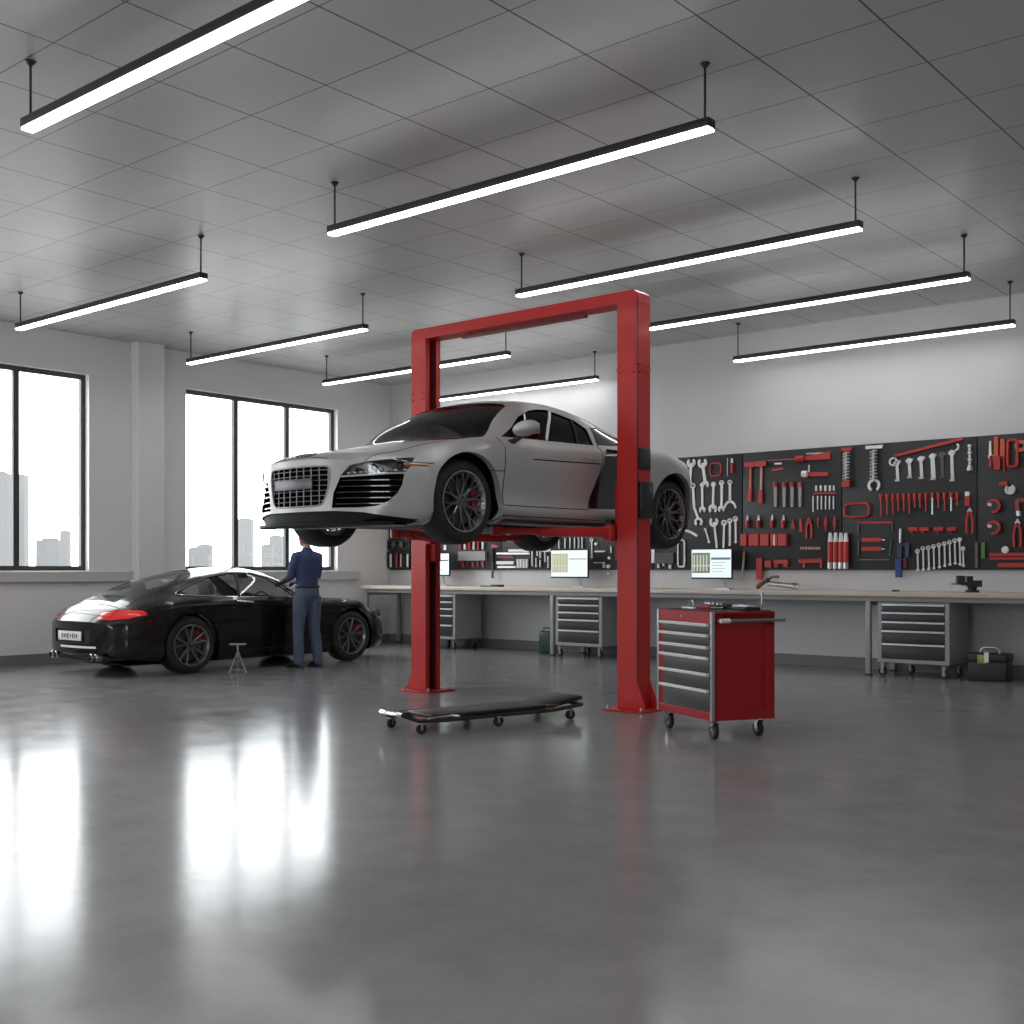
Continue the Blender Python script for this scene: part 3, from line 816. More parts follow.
    reg = take(bm, cut(bm, SPL, 'xz', lambda c: c.y < .48)); panel(reg, 'front_valance', VALM, t, off=(0, .02, 0))
    sp = MB(); xs = [k/20 for k in range(-16, 17)]; n0 = 0
    rowt = []
    for x in xs:
        h, n = S.front(x, .20); rowt.append(h)
    for a, b in zip(rowt, rowt[1:]):
        q = []
        for p in (a, b):
            q += [Vector((p.x, p.y-.035, .142)), Vector((p.x, p.y-.03, .165)), Vector((p.x, p.y+.10, .175)), Vector((p.x, p.y+.10, .142))]
        sp.add(q, [(0, 1, 5, 4), (1, 2, 6, 5), (2, 3, 7, 6), (3, 0, 4, 7)])
    sp.build('splitter', VALM, t)
    # seams
    for s in (1, -1):
        seam(S, [(1.40, .90), (1.385, .75), (1.37, .5), (1.36, .33), (2.50, .335), (2.60, .55), (2.70, .78), (2.71, .93)], .004, 'side', s, gaps)
        seam(S, [(1.18, .60), (1.385, .612)], .004, 'side', s, gaps)
        seam(S, [(1.36, .245), (3.4, .245)], .005, 'side', s, gaps)
    seam(S, [(-.62, .16), (-.66, .6), (-.72, 1.1)], .0035, 'top', 1, gaps); seam(S, [(.62, .16), (.66, .6), (.72, 1.1)], .0035, 'top', 1, gaps)
    seam(S, [(-.62, .06), (0, .03), (.62, .06)], .0035, 'top', 1, gaps)
    gaps.build('panel_gaps', SEAMM, t)
    for s in (1, -1):
        mb = MB(); seam(S, [(1.75, .735), (2.1, .742), (2.66, .755)], .006, 'side', s, mb, -.001); mb.build('door_crease', SEAMM, t)
        mb = MB(); seam(S, [(2.45, .79), (2.61, .785)], .011, 'side', s, mb, .004); mb.build('door_handle', SILVER, t)
        mb = MB(); seam(S, [(2.03, .925), (2.15, 1.07), (2.29, 1.212)], .013, 'side', s, mb, .0); mb.build('pillar_strip', TOOLWHITE, t)
        mb = MB(); seam(S, [(2.465, .935), (2.51, 1.05), (2.56, 1.17)], .007, 'side', s, mb, .0); mb.build('window_divider', TRIMBLK, t)
        if s < 0: continue
        h, n = S.side(1.53, .88, s)
        mb = MB(); cx = h.x+s*.20
        mb.sphere((cx, 1.50, .965), (.125, .085, .064), 20, 12, M=Matrix.Rotation(s*R(-8), 3, 'Y'))
        pn = mb.build('wing_mirror', SILVER, t, smooth=60)
        MB().tube([(h.x-.01, 1.53, .86), (h.x+s*.05, 1.53, .875), (cx-s*.04, 1.51, .92)], [.03, .022, .028], 10).build('mirror_stalk', TRIMBLK, pn)
        MB().box((cx, 1.57, .965), (.17, .012, .085), rz=0).build('mirror_glass', CHROME, pn, bevel=.004)
    # cabin lining: the same skin a little further in
    lin = MB(); vi = {}
    V = []; F = []
    for f in bm.faces:
        c = f.calc_center_median()
        if 1.02 < c.y < 3.0:
            idx = []
            for v in f.verts:
                if v not in vi: vi[v] = len(V); V.append(v.co - v.normal*.022)
                idx.append(vi[v])
            F.append(tuple(idx))
    lin.add(V, F); lin.build('cabin_lining', LINING, t, smooth=50)
    MB().add(bodyx.v, bodyx.f).build('wheel_arch_lip', SILVER, t, smooth=40)
    body_obj(bm, 'body', SILVER, t); bm.free()
    seat(t, .36, 2.15, .42, SEATM); seat(t, -.36, 2.15, .42, SEATM)
    mb = MB().box((0, 1.38, .76), (1.5, .34, .18)); mb.build('dashboard', LINING, t, bevel=.05)
    MB().bx(-.84, .84, 2.78, 2.82, .2, 1.2).build('cabin_bulkhead', LINING, t) if False else None
    steering(t, -.36, 1.66, .82)
    for s in (1, -1):
        wheel(t, s*.905, FW, WR, .235, s, 10, RIMEDGE, RIMDARK, cal_ang=5)
        wheel(t, s*.915, RW, WR, .28, s, 10, RIMEDGE, RIMDARK, cal_ang=165)
    # underside pan and sill
    MB().bx(-.54, .54, .5, 4.2, .165, .19).build('underbody_pan', TRIMBLK, t, bevel=.01)
    for s in (1, -1):
        MB().bx(s*.80, s*.925, 1.42, 3.38, .19, .215).build('side_sill', TRIMBLK, t, bevel=.01)
    return t

# ---------------- black rear-engined coupe on the floor
def black_car():
    t = thing('sports_car', 'black two-door sports car on the floor, door side toward the mechanic', 'car', (-12.93, 11.86, 0), PI)
    ST = [
     (0.00, (0,.20),(.40,.20),(.54,.21),(.64,.26),(.68,.36),(.68,.44),(.65,.50),(.56,.54),(.44,.555),(.30,.562),(.15,.565),(0,.566)),
     (0.05, (0,.18),(.45,.18),(.62,.19),(.74,.25),(.77,.37),(.765,.47),(.73,.54),(.62,.58),(.47,.595),(.31,.602),(.15,.605),(0,.606)),
     (0.35, (0,.14),(.50,.14),(.76,.15),(.855,.20),(.875,.36),(.87,.52),(.83,.65),(.73,.715),(.52,.675),(.34,.67),(.17,.675),(0,.676)),
     (0.65, (0,.13),(.55,.13),(.80,.14),(.885,.20),(.90,.38),(.895,.60),(.86,.76),(.76,.82),(.55,.755),(.36,.735),(.18,.738),(0,.74)),
     (0.98, (0,.13),(.55,.13),(.82,.14),(.895,.20),(.905,.40),(.90,.64),(.87,.80),(.78,.865),(.58,.815),(.38,.795),(.18,.795),(0,.797)),
     (1.35, (0,.13),(.55,.13),(.82,.14),(.88,.20),(.885,.42),(.885,.66),(.865,.81),(.79,.88),(.62,.865),(.42,.855),(.20,.855),(0,.857)),
     (1.62, (0,.13),(.55,.13),(.82,.14),(.875,.20),(.875,.42),(.88,.66),(.865,.82),(.81,.89),(.69,.935),(.53,.945),(.28,.955),(0,.96)),
     (1.95, (0,.13),(.55,.13),(.82,.14),(.87,.20),(.872,.42),(.882,.67),(.87,.83),(.815,.90),(.70,1.04),(.57,1.10),(.31,1.14),(0,1.155)),
     (2.25, (0,.13),(.55,.13),(.82,.14),(.87,.20),(.872,.42),(.882,.67),(.87,.84),(.815,.91),(.685,1.11),(.55,1.205),(.30,1.255),(0,1.27)),
     (2.60, (0,.13),(.55,.13),(.82,.14),(.875,.20),(.878,.42),(.887,.67),(.875,.85),(.815,.925),(.675,1.13),(.54,1.235),(.30,1.285),(0,1.30)),
     (3.00, (0,.13),(.55,.13),(.82,.14),(.89,.20),(.897,.42),(.905,.68),(.895,.86),(.82,.94),(.665,1.10),(.52,1.20),(.29,1.25),(0,1.262)),
     (3.35, (0,.13),(.55,.13),(.84,.14),(.905,.20),(.917,.42),(.925,.69),(.91,.87),(.82,.945),(.655,1.065),(.51,1.15),(.28,1.195),(0,1.208)),
     (3.62, (0,.14),(.55,.14),(.84,.15),(.91,.21),(.922,.43),(.93,.69),(.915,.86),(.82,.93),(.65,1.015),(.50,1.085),(.27,1.125),(0,1.138)),
     (4.00, (0,.16),(.55,.16),(.80,.17),(.90,.23),(.918,.44),(.92,.67),(.905,.82),(.81,.88),(.64,.93),(.48,.97),(.26,1.0),(0,1.008)),
     (4.30, (0,.19),(.50,.19),(.76,.20),(.88,.26),(.905,.44),(.902,.66),(.88,.77),(.80,.815),(.64,.845),(.47,.87),(.25,.888),(0,.893)),
     (4.56, (0,.22),(.50,.22),(.70,.23),(.83,.28),(.865,.43),(.86,.59),(.84,.68),(.76,.72),(.61,.735),(.44,.745),(.23,.75),(0,.752)),
     (4.63, (0,.25),(.46,.25),(.64,.26),(.77,.31),(.81,.42),(.805,.55),(.78,.625),(.71,.66),(.57,.675),(.42,.68),(.22,.685),(0,.687)),
     (4.665, (0,.28),(.42,.28),(.56,.29),(.67,.33),(.71,.42),(.705,.53),(.68,.59),(.62,.625),(.52,.64),(.40,.648),(.22,.652),(0,.654))]
    bm = car_body(ST, .38, .27, 1.1, .9, .9)
    S = Surf(bm); SURF['black'] = (S, t); FW, RW, WR = .98, 3.585, .350
    bodyx = MB(); gaps = MB()
    for s in (1, -1):
        for cy, ar in ((FW, .385), (RW, .392)):
            reg = take(bm, cut(bm, circle(cy, WR, ar, 44), 'yz', lambda c: c.x*s > .5)); lip(bm, reg, (-s*.05, 0, 0), bodyx)
            MB().lathe([(s*.80, ar+.004), (s*.50, ar+.004), (s*.50, .01)], c=(0, cy, WR), seg=28, a0=-.35, a1=PI+.35).build('wheel_well', TRIMBLK, t, smooth=40)
            take(bm, cut(bm, [(s*.52, cy-ar), (s*.93, cy-ar), (s*.93, cy+ar), (s*.52, cy+ar)], 'xy', lambda c: c.z < .24))
    WS = [(-.72, 1.66), (-.45, 1.52), (0, 1.46), (.45, 1.52), (.72, 1.66), (.66, 1.9), (.55, 2.20), (.3, 2.16), (0, 2.15), (-.3, 2.16), (-.55, 2.20), (-.66, 1.9)]
    panel(take(bm, cut(bm, WS, 'xy', lambda c: c.z > .8)), 'windshield', GLCLR, t, depth=.006, rim='glass_seal', rim_mat=DEEPBLK)
    RWN = [(-.47, 3.12), (-.25, 3.04), (0, 3.03), (.25, 3.04), (.47, 3.12), (.47, 3.6), (.40, 3.97), (0, 4.03), (-.40, 3.97), (-.47, 3.6)]
    panel(take(bm, cut(bm, chaikin(RWN, 1), 'xy', lambda c: c.z > .85)), 'rear_window', GLCLR, t, depth=.006, rim='glass_seal', rim_mat=DEEPBLK)
    SW = [(1.90, .905), (2.12, 1.07), (2.28, 1.175), (2.48, 1.225), (2.80, 1.222), (3.14, 1.165), (3.41, 1.08), (3.66, .99), (3.70, .968), (3.62, .955), (2.83, .918)]
    for s in (1, -1):
        panel(take(bm, cut(bm, SW, 'yz', lambda c: c.x*s > .4)), 'side_window', GLCLR, t, depth=.010, rim='glass_seal', rim_mat=DEEPBLK)
        mb = MB(); seam(S, SW, .006, 'side', s, mb, closed=True); mb.build('window_surround', CHROME if s < 0 else TRIMBLK, t)
        mb = MB(); seam(S, [(2.83, .93), (2.77, 1.07), (2.72, 1.215)], .02, 'side', s, mb); mb.build('door_pillar', TRIMBLK, t)
        seam(S, [(1.62, .86), (1.60, .6), (1.63, .28), (2.9, .25), (3.02, .45), (2.96, .7), (2.90, .92)], .0035, 'side', s, gaps)
        mb = MB(); seam(S, [(2.66, .85), (2.92, .865)], .012, 'side', s, mb, .012); mb.build('door_handle', CHROME, t)
    # decklid grille, tail lamps, plate recess
    panel(take(bm, cut(bm, [(-.38, 4.14), (.38, 4.14), (.36, 4.30), (-.36, 4.30)], 'xy', lambda c: c.z > .7)), 'engine_grille', TRIMBLK, t, off=(0, 0, -.02))
    sl = MB()
    for k in range(12):
        x = -.33+.06*k
        h, n = S.top(x, 4.23); sl.box((x, 4.23, h.z-.006), (.008, .14, .012), M=Matrix.Rotation(R(-22), 3, 'X'))
    sl.build('grille_slats', BLADE, t)
    seam(S, [(-.56, 4.04), (-.60, 4.5), (-.3, 4.56), (0, 4.57), (.3, 4.56), (.60, 4.5), (.56, 4.04)], .003, 'top', 1, gaps)
    seam(S, [(-.58, 4.36), (0, 4.40), (.58, 4.36)], .004, 'top', 1, gaps)
    TL = [(.43, .690), (.41, .765), (.60, .790), (.80, .788), (.93, .768), (.93, .748), (.80, .690), (.62, .674)]
    for s in (1, -1):
        reg = take(bm, cut(bm, TL if s > 0 else mir(TL), 'xz', lambda c: c.y > 4.19)); panel(reg, 'tail_light', TAILRED, t, depth=.004)
    PR = [(-.36, .40), (.40, .40), (.42, .56), (-.38, .56)]
    reg = take(bm, cut(bm, PR, 'xz', lambda c: c.y > 4.3)); panel(reg, 'plate_recess', TRIMBLK, t, off=(0, -.03, 0))
    pl = MB().box((.03, 4.648, .478), (.52, .014, .11)).build('licence_plate', TOOLWHITE, t, bevel=.003)
    ch = MB()
    for k, (x, w_) in enumerate(((-.17, .03), (-.125, .014), (-.085, .026), (-.03, .02), (.03, .028), (.07, .012), (.11, .028), (.16, .024))):
        ch.box((x+.03, 4.657, .478), (w_, .003, .055 if k % 3 else .04))
    ch.build('plate_lettering', mat('plate_ink', (.12, .12, .13), .5), pl)
    mb = MB(); mb.add([S.front(x, .352, -1)[0]+Vector((0, dy, dz)) for x in [k/20-.13 for k in range(-7, 8)] for dy, dz in ((.006, -.013), (.006, .013))],
                     [(2*k, 2*k+2, 2*k+3, 2*k+1) for k in range(14)])
    mb.build('bumper_reflection', TOOLWHITE, t)  # pale strip stands in for a reflection on the bumper
    dm = MB()
    for x0, x1 in ((-.60, .60),):
        dm.bx(x0, x1, 4.30, 4.60, .19, .25)
    dm.build('rear_diffuser', TRIMBLK, t, bevel=.02)
    for s in (1, -1):
        for dx in (.40, .50):
            mb = MB().lathe([(0, .036), (-.02, .042), (.10, .042), (.105, .037), (.02, .034), (.02, .001)], c=(s*dx, 4.53, .235), axis='Y', seg=20)
            mb.build('tailpipe', CHROME, t)
        h, n = S.front(s*.66, .62)
        hh, nn = S.top(s*.66, .33)
        mb = MB().sphere((s*.655, .40, .640), (.11, .16, .085), 18, 12); mb.build('headlight', mat('smoked_lamp', (.10, .10, .11), .12, .3), t, smooth=60)
        h, n = S.side(1.86, .90, s)
        mb = MB().sphere((h.x+s*.14, 1.82, .965), (.10, .06, .058), 18, 10); pn = mb.build('wing_mirror', BLACKPAINT, t, smooth=60)
        MB().tube([(h.x-s*.02, 1.84, .89), (h.x+s*.09, 1.82, .93)], .018, 8).build('mirror_stalk', BLACKPAINT, pn)
    seam(S, [(-.80, .63), (-.5, .60), (0, .585), (.5, .60), (.8, .63)], .003, 'front', -1, gaps)
    gaps.build('panel_gaps', SEAMM, t)
    V = []; F = []; vi = {}
    for f in bm.faces:
        c = f.calc_center_median()
        if 1.45 < c.y < 4.05:
            idx = []
            for v in f.verts:
                if v not in vi: vi[v] = len(V); V.append(v.co - v.normal*.022)
                idx.append(vi[v])
            F.append(tuple(idx))
    MB().add(V, F).build('cabin_lining', LINING, t, smooth=50)
    MB().add(bodyx.v, bodyx.f).build('wheel_arch_lip', BLACKPAINT, t, smooth=40)
    body_obj(bm, 'body', BLACKPAINT, t); bm.free()
    seat(t, .36, 2.65, .36, SEATG); seat(t, -.36, 2.65, .36, SEATG)
    seat(t, .33, 3.2, .40, SEATG); seat(t, -.33, 3.2, .40, SEATG)
    MB().box((0, 1.80, .74), (1.4, .34, .18)).build('dashboard', LINING, t, bevel=.05)
    MB().box((0, 2.16, 1.18), (.22, .02, .06)).build('rear_view_mirror', DARKP, t, bevel=.008)
    steering(t, -.36, 2.08, .80)
    for s in (1, -1):
        wheel(t, s*.885, FW, WR, .235, s, 5, RIMEDGE, RIMDARK, cal_ang=155, style='5')
        wheel(t, s*.905, RW, WR, .28, s, 5, RIMEDGE, RIMDARK, cal_ang=150, style='5')
    MB().bx(-.50, .50, .5, 4.2, .11, .13).build('underbody_pan', TRIMBLK, t, bevel=.008)
    return t
silver_car()
black_car()
# ------------------------------------------------------------------ two-post lift
def lift():
    t = thing('two_post_lift', 'red two-post vehicle lift holding up the silver sports car', 'vehicle lift', (-7.2, 8.71, 0))
    ox, oy = -7.2, 8.71
    H = 3.76; w = .014
    for s, xi in ((-1, -8.40-ox), (1, -6.0-ox)):      # xi: inner (open) face
        xo = xi + s*.21
        mb = MB(); y0, y1 = 8.60-oy, 8.82-oy
        lo, hi = min(xi, xo), max(xi, xo)
        mb.bx(lo, hi, y0, y0+w, .02, H-.11); mb.bx(lo, hi, y1-w, y1, .02, H-.11)
        mb.bx(xo, xo-s*w, y0+w, y1-w, .02, H-.11)
        mb.bx(xi, xi+s*w, y0+w, y0+.06, .02, H-.11); mb.bx(xi, xi+s*w, y1-.06, y1-w, .02, H-.11)
        mb.build('column', RED, t, smooth=0, bevel=.003)
        mb = MB().bx(lo-.003, hi+.003, y0-.004, y0, 3.04, 3.07) ; mb.bx(xo, xo+s*.004, y0, y1, 3.04, 3.07)
        for zz in (3.02, 3.09):
            for dx in (.03, .18): mb.cyl((lo+dx, y0-.012, zz), (lo+dx, y0, zz), .009, seg=6)
            for dy in (.04, .18): mb.cyl((xo, y0+dy, zz), (xo+s*.014, y0+dy, zz), .010, seg=6)
        mb.build('splice_joint', RED, t)
        # track and cylinder inside the channel
        MB().cyl((xi+s*.11, .0, .05), (xi+s*.11, .0, 3.3), .028, seg=14).build('lift_cylinder', mat('dark_red_cylinder', (.09, .01, .01), .4), t)
        MB().tube([(xi+s*.05, .05, .05), (xi+s*.05, .05, 3.6)], .006, 6).build('lift_cable', BLACKM, t)
        px0, px1 = (xo+s*.09, xi-s*.13) if s < 0 else (xo+s*.13, xi-s*.10)
        pl = MB().bx(px0, px1, y0-.09, y1+.09, 0, .02); pl.build('base_plate', RED, t, bevel=.004)
        g = MB(); gw, gh = (.07, .18) if s < 0 else (.10, .27)
        for yy in (y0+.0, y1-.012):
            g.add([(xo, yy, .02), (xo+s*gw, yy, .02), (xo, yy, gh), (xo, yy+.012, .02), (xo+s*gw, yy+.012, .02), (xo, yy+.012, gh)], [(0, 1, 2), (5, 4, 3), (0, 3, 4, 1), (1, 4, 5, 2), (2, 5, 3, 0)])
        g.build('gusset', RED, t, smooth=0)
        bl = MB()
        for bxx in (px0+(.04 if px0 < px1 else -.04), px1-(.04 if px0 < px1 else -.04)):
            for yy in (y0-.05, y1+.05): bl.cyl((bxx, yy, .02), (bxx, yy, .045), .016, seg=6)
        bl.build('anchor_bolts', STEEL, t)
        # carriage
        cz = 1.60
        mb = MB().bx(xi-s*.07, xi+s*.16, y0+.065, y1-.065, cz-.25, cz+.45)
        mb.bx(xi-s*.115, xi-s*.03, y0-.05, y1+.05, cz-.075, cz-.045); mb.bx(xi-s*.115, xi-s*.03, y0-.05, y1+.05, cz+.045, cz+.07)
        mb.build('carriage', RED, t, bevel=.004)
        MB().bx(xi-s*.075, xi-s*.125, y0+.01, y1-.01, cz-.03, cz+.12).build('door_guard', RUBBER, t, bevel=.006)
        for (dx, dy) in ((-s*.58, -1.10), (-s*.55, 1.02)):
            p = Vector((xi-s*.08, y0-.01 if dy < 0 else y1+.01, cz)); q = Vector((xi+dx, dy, cz))
            d = (q-p).normalized(); ang = math.atan2(d.y, d.x); Lg = (q-p).length
            M = Matrix.Rotation(ang, 3, 'Z')
            am = MB(); am.box(p+d*Lg*.32, (Lg*.64, .11, .085), M=M); 
            am.cyl(p+Vector((0, 0, -.05)), p+Vector((0, 0, .055)), .065, seg=20)
            a = am.build('lift_arm', RED, t, bevel=.005)
            im = MB(); im.box(p+d*Lg*.72, (Lg*.55, .075, .055), M=M); im.build('arm_extension', RED, a, bevel=.004)
            pm = MB(); pm.cyl(q+Vector((0, 0, -.04)), q+Vector((0, 0, .035)), .05, seg=20); pm.build('pad_post', RED, a)
            MB().cyl(q+Vector((0, 0, .035)), q+Vector((0, 0, .052)), .062, seg=20).build('rubber_pad', RUBBER, a)
            gr = MB().cyl(p+Vector((0, 0, .055)), p+Vector((0, 0, .085)), .05, seg=16); gr.build('arm_pivot', BLACKM, a)
    # crossbeam: folded head over both columns
    x0, x1 = -8.61-ox, -5.79-ox; y0, y1 = 8.605-oy, 8.815-oy
    prof = [(x0, H-.11), (x0, H-.03), (x0+.03, H), (x1-.04, H), (x1, H-.03), (x1, H-.11)]
    MB().prism(prof, lambda u, v, d: (u, d, v), y0, y1).build('crossbeam', RED, t, bevel=.004, smooth=0)
    MB().bx(-7.98-ox, -6.42-ox, -.02, .02, H-.155, H-.125).build('safety_bar', mat('dark_red_bar', (.16, .012, .012), .4), t, bevel=.003)
    mb = MB()
    for xx in (-7.9-ox, -6.5-ox): mb.bx(xx-.02, xx+.02, -.02, .02, H-.126, H-.109)
    mb.build('bar_brackets', RED, t)
    # control box and hose on the outer face of the right column
    xo = -5.79-ox
    MB().bx(xo+.001, xo+.035, -.085, .112, 1.72, 2.05).build('control_box', mat('black_control_box', (.014, .014, .016), .35), t, bevel=.008)
    MB().bx(xo+.001, xo+.012, -.075, .10, 2.16, 2.35).build('warning_plate', BLACKM, t, bevel=.002)
    MB().cyl((xo+.035, .05, 1.98), (xo+.045, .05, 1.98), .022, seg=14).build('power_socket', mat('grey_plastic', (.12, .12, .12), .5), t)
    MB().tube([(xo+.008, -.105, .3), (xo+.008, -.105, 3.7)], .006, 6).build('hose', BLACKM, t)
    return t
lift()

def caster(parent, x, y, r, h, ang=0.0, br=CHROME):
    """wheel radius r under a plate at height h"""
    e = empty('caster', (x, y, 0), ang, parent)
    MB().lathe([(-.018, r*.45), (-.018, r*.85), (-.011, r), (.011, r), (.018, r*.85), (.018, r*.45)], c=(0, .02, r), axis='X', seg=28).build('tyre', RUBBER, e)
    MB().lathe([(-.014, .001), (-.014, r*.5), (.014, r*.5), (.014, .001)], c=(0, .02, r), axis='X', seg=20).build('wheel_hub', mat('caster_hub', (.30, .30, .30), .4), e)
    mb = MB(); hh = h
    for s in (-1, 1):
        mb.add([(s*.024, -.02, hh-.006), (s*.024, .04, hh-.006), (s*.024, .034, r-.01), (s*.024, .008, r-.01),
                (s*.021, -.02, hh-.006), (s*.021, .04, hh-.006), (s*.021, .034, r-.01), (s*.021, .008, r-.01)],
               [(0, 1, 2, 3), (7, 6, 5, 4), (0, 4, 5, 1), (1, 5, 6, 2), (2, 6, 7, 3), (3, 7, 4, 0)])
    mb.bx(-.028, .028, -.025, .045, hh-.008, hh); mb.cyl((-.026, .02, r), (.026, .02, r), .007, seg=8)
    mb.build('fork', br, e, smooth=30)
    return e

def red_cart():
    t = thing('tool_cart', 'red rolling tool cart with six grey drawers beside the right lift column', 'tool cart', (-4.611, 7.927, 0), R(-27.1))
    W, D, z0, z1 = .80, .55, .144, .95; h = W/2; g = D/2; H = z1-z0
    b = MB()
    b.bx(-h+.03, h, g-.015, g, z0, z1-.02)                                    # back
    b.bx(-h, -h+.016, -g+.02, g, z0, z1-.01)
    b.bx(h-.016, h-.010, -g+.04, g-.03, z0+.05, z1-.05)                              # recessed side panel
    b.bx(h-.012, h, -g+.02, -g+.085, z0, z1-.01); b.bx(h-.012, h, g-.09, g, z0, z1-.01)
    b.bx(h-.012, h, -g+.02, g, z0, z0+.02); b.bx(h-.012, h, -g+.02, g, z1-.12, z1-.01)
    b.bx(-h, h, -g, g, z0, z0+.06); b.bx(-h, h, -g, g, z1-.085, z1)
    b.bx(-h, -h+.07, -g+.006, -g+.04, z0, z1-.01); b.bx(h-.03, h, -g+.006, -g+.04, z0, z1-.01)
    b.bx(-h+.02, h-.02, -g+.05, -g+.06, z0, z1-.02)
    b.build('body', REDCART, t, bevel=.003, smooth=0)
    GREYP = mat('light_grey_corner_strip', (.36, .34, .35), .4, .3)
    for x in (-h-.004, h-.026): MB().bx(x, x+.030, -g-.006, -g+.02, z0, z1).build('corner_strip', GREYP, t, bevel=.003)
    DR = mat('graphite_drawer_front', (.045, .048, .050), .42)
    fr = [(.118, .205), (.218, .315), (.327, .415), (.427, .565), (.576, .715), (.727, .925)]
    for a, c in fr:
        za, zc = z1-a*H, z1-c*H
        d = MB().bx(-h+.085, h-.035, -g-.002, -g+.03, zc, za).build('drawer', DR, t, bevel=.003)
        MB().prism([(-.034, .006), (-.030, .014), (-.004, .014), (.0, .0), (-.006, -.008), (-.028, -.008)], lambda u, v, q: (q, -g-.002+u, za+v-.006), -h+.072, h-.036).build('handle', TOOLWHITE, d, smooth=0)
        MB().bx(-h+.07, h-.03, -g+.0, -g+.012, za+.008, za+.016).build('drawer_lip', REDCART, d)
    MB().cyl((-.03, -g-.006, z1-.045), (-.03, -g+.001, z1-.045), .010, seg=12).build('lock', CHROME, t)
    hb = MB(); xx = h+.045
    hb.tube([(h, -g+.05, z1-.065), (xx, -g+.05, z1-.065), (xx, g+.06, z1-.065)], .013, 10); hb.cyl((h, g-.06, z1-.065), (xx, g-.06, z1-.065), .011)
    hd = hb.build('side_handle', mat('handle_grey', (.22, .22, .22), .35, .6), t)
    MB().cyl((xx, -g+.04, z1-.065), (xx, -g+.12, z1-.065), .017).build('handle_sleeve', TOOLWHITE, hd)
    MB().bx(-h+.02, h-.02, -g+.02, g-.02, z1, z1+.006).build('top_mat', TRIMBLK, t, bevel=.002)
    for (x, y, a) in ((-h+.08, -g+.07, 1.5), (h-.07, -g+.07, 1.4), (h-.08, g-.08, 1.5), (-h+.08, g-.08, 1.3)): caster(t, x, y, .060, z0, a)
    return t
cart = red_cart()
def on_cart(lx, ly, lz=.9565):
    M = Matrix.Rotation(R(-27.1), 3, 'Z'); v = M @ Vector((lx, ly, 0)); return (-4.611+v.x, 7.927+v.y, lz)
def cart_tool(name, label, cat, lx, ly, parts, rz=0.0):
    t = thing(name, label, cat, on_cart(lx, ly), R(-27.1)+rz)
    for pn, mb, m in parts: mb.build(pn, m, t, bevel=.002)
    return t
c = MB().bx(-.15, .15, -.08, .08, 0, .030); c.bx(-.15, .15, .075, .08, .03, .05)
cart_tool('socket_case', 'open black socket case with chrome sockets on the red cart', 'tool case', -.05, .03,
          [('case', c, TRIMBLK), ('sockets', MB().cyl((-.11, 0, .03), (-.11, 0, .048), .018).cyl((-.06, 0, .03), (-.06, 0, .048), .018).cyl((-.01, 0, .03), (-.01, 0, .045), .016).cyl((.05, 0, .03), (.05, 0, .045), .014).cyl((.1, 0, .03), (.1, 0, .043), .012), STEEL)])
c = MB().bx(-.13, .13, -.07, .07, 0, .024)
cart_tool('tool_tray', 'flat black tray of pale tools at the right of the red cart top', 'tray', .25, .09,
          [('tray', c, TRIMBLK), ('hand_tools', MB().box((0, -.02, .03), (.2, .018, .012)).box((.01, .02, .03), (.19, .022, .012), rz=.1).box((-.02, .0, .036), (.12, .016, .01), rz=-.3), TOOLSTEEL)])
c = MB().tube([(-.03, 0, 0), (-.03, 0, .045), (0, 0, .062), (.03, 0, .045), (.03, 0, 0)], .007, 8); c.bx(-.05, .05, -.02, .02, 0, .008)
cart_tool('pipe_clamp', 'small chrome clamp standing at the left of the red cart top', 'clamp', -.29, -.03, [('clamp', c, STEEL)])
c = MB().bx(-.09, .09, -.012, .012, 0, .014)
cart_tool('steel_rule', 'short steel bar between chrome clamp and black socket case', 'tool', -.18, -.12, [('bar', c, TOOLSTEEL)])
cart_tool('screwdriver', 'red handled screwdriver lying across the red cart top', 'screwdriver', .14, -.16,
          [('handle', MB().cyl((-.06, 0, .018), (.03, 0, .018), .014, .017, 12), TOOLRED), ('shaft', MB().cyl((.03, 0, .018), (.13, 0, .018), .005, seg=8), STEEL)], R(35))
c = MB().cyl((0, 0, 0), (0, 0, .11), .006, seg=8); c.cyl((0, 0, 0), (0, 0, .01), .02, seg=12); c.cyl((-.0, 0, .11), (0, 0, .135), .016, .012, 12)
cart_tool('magnetic_pickup', 'thin upright chrome rod at the back right of the red cart', 'tool', .33, .21, [('rod', c, STEEL)])

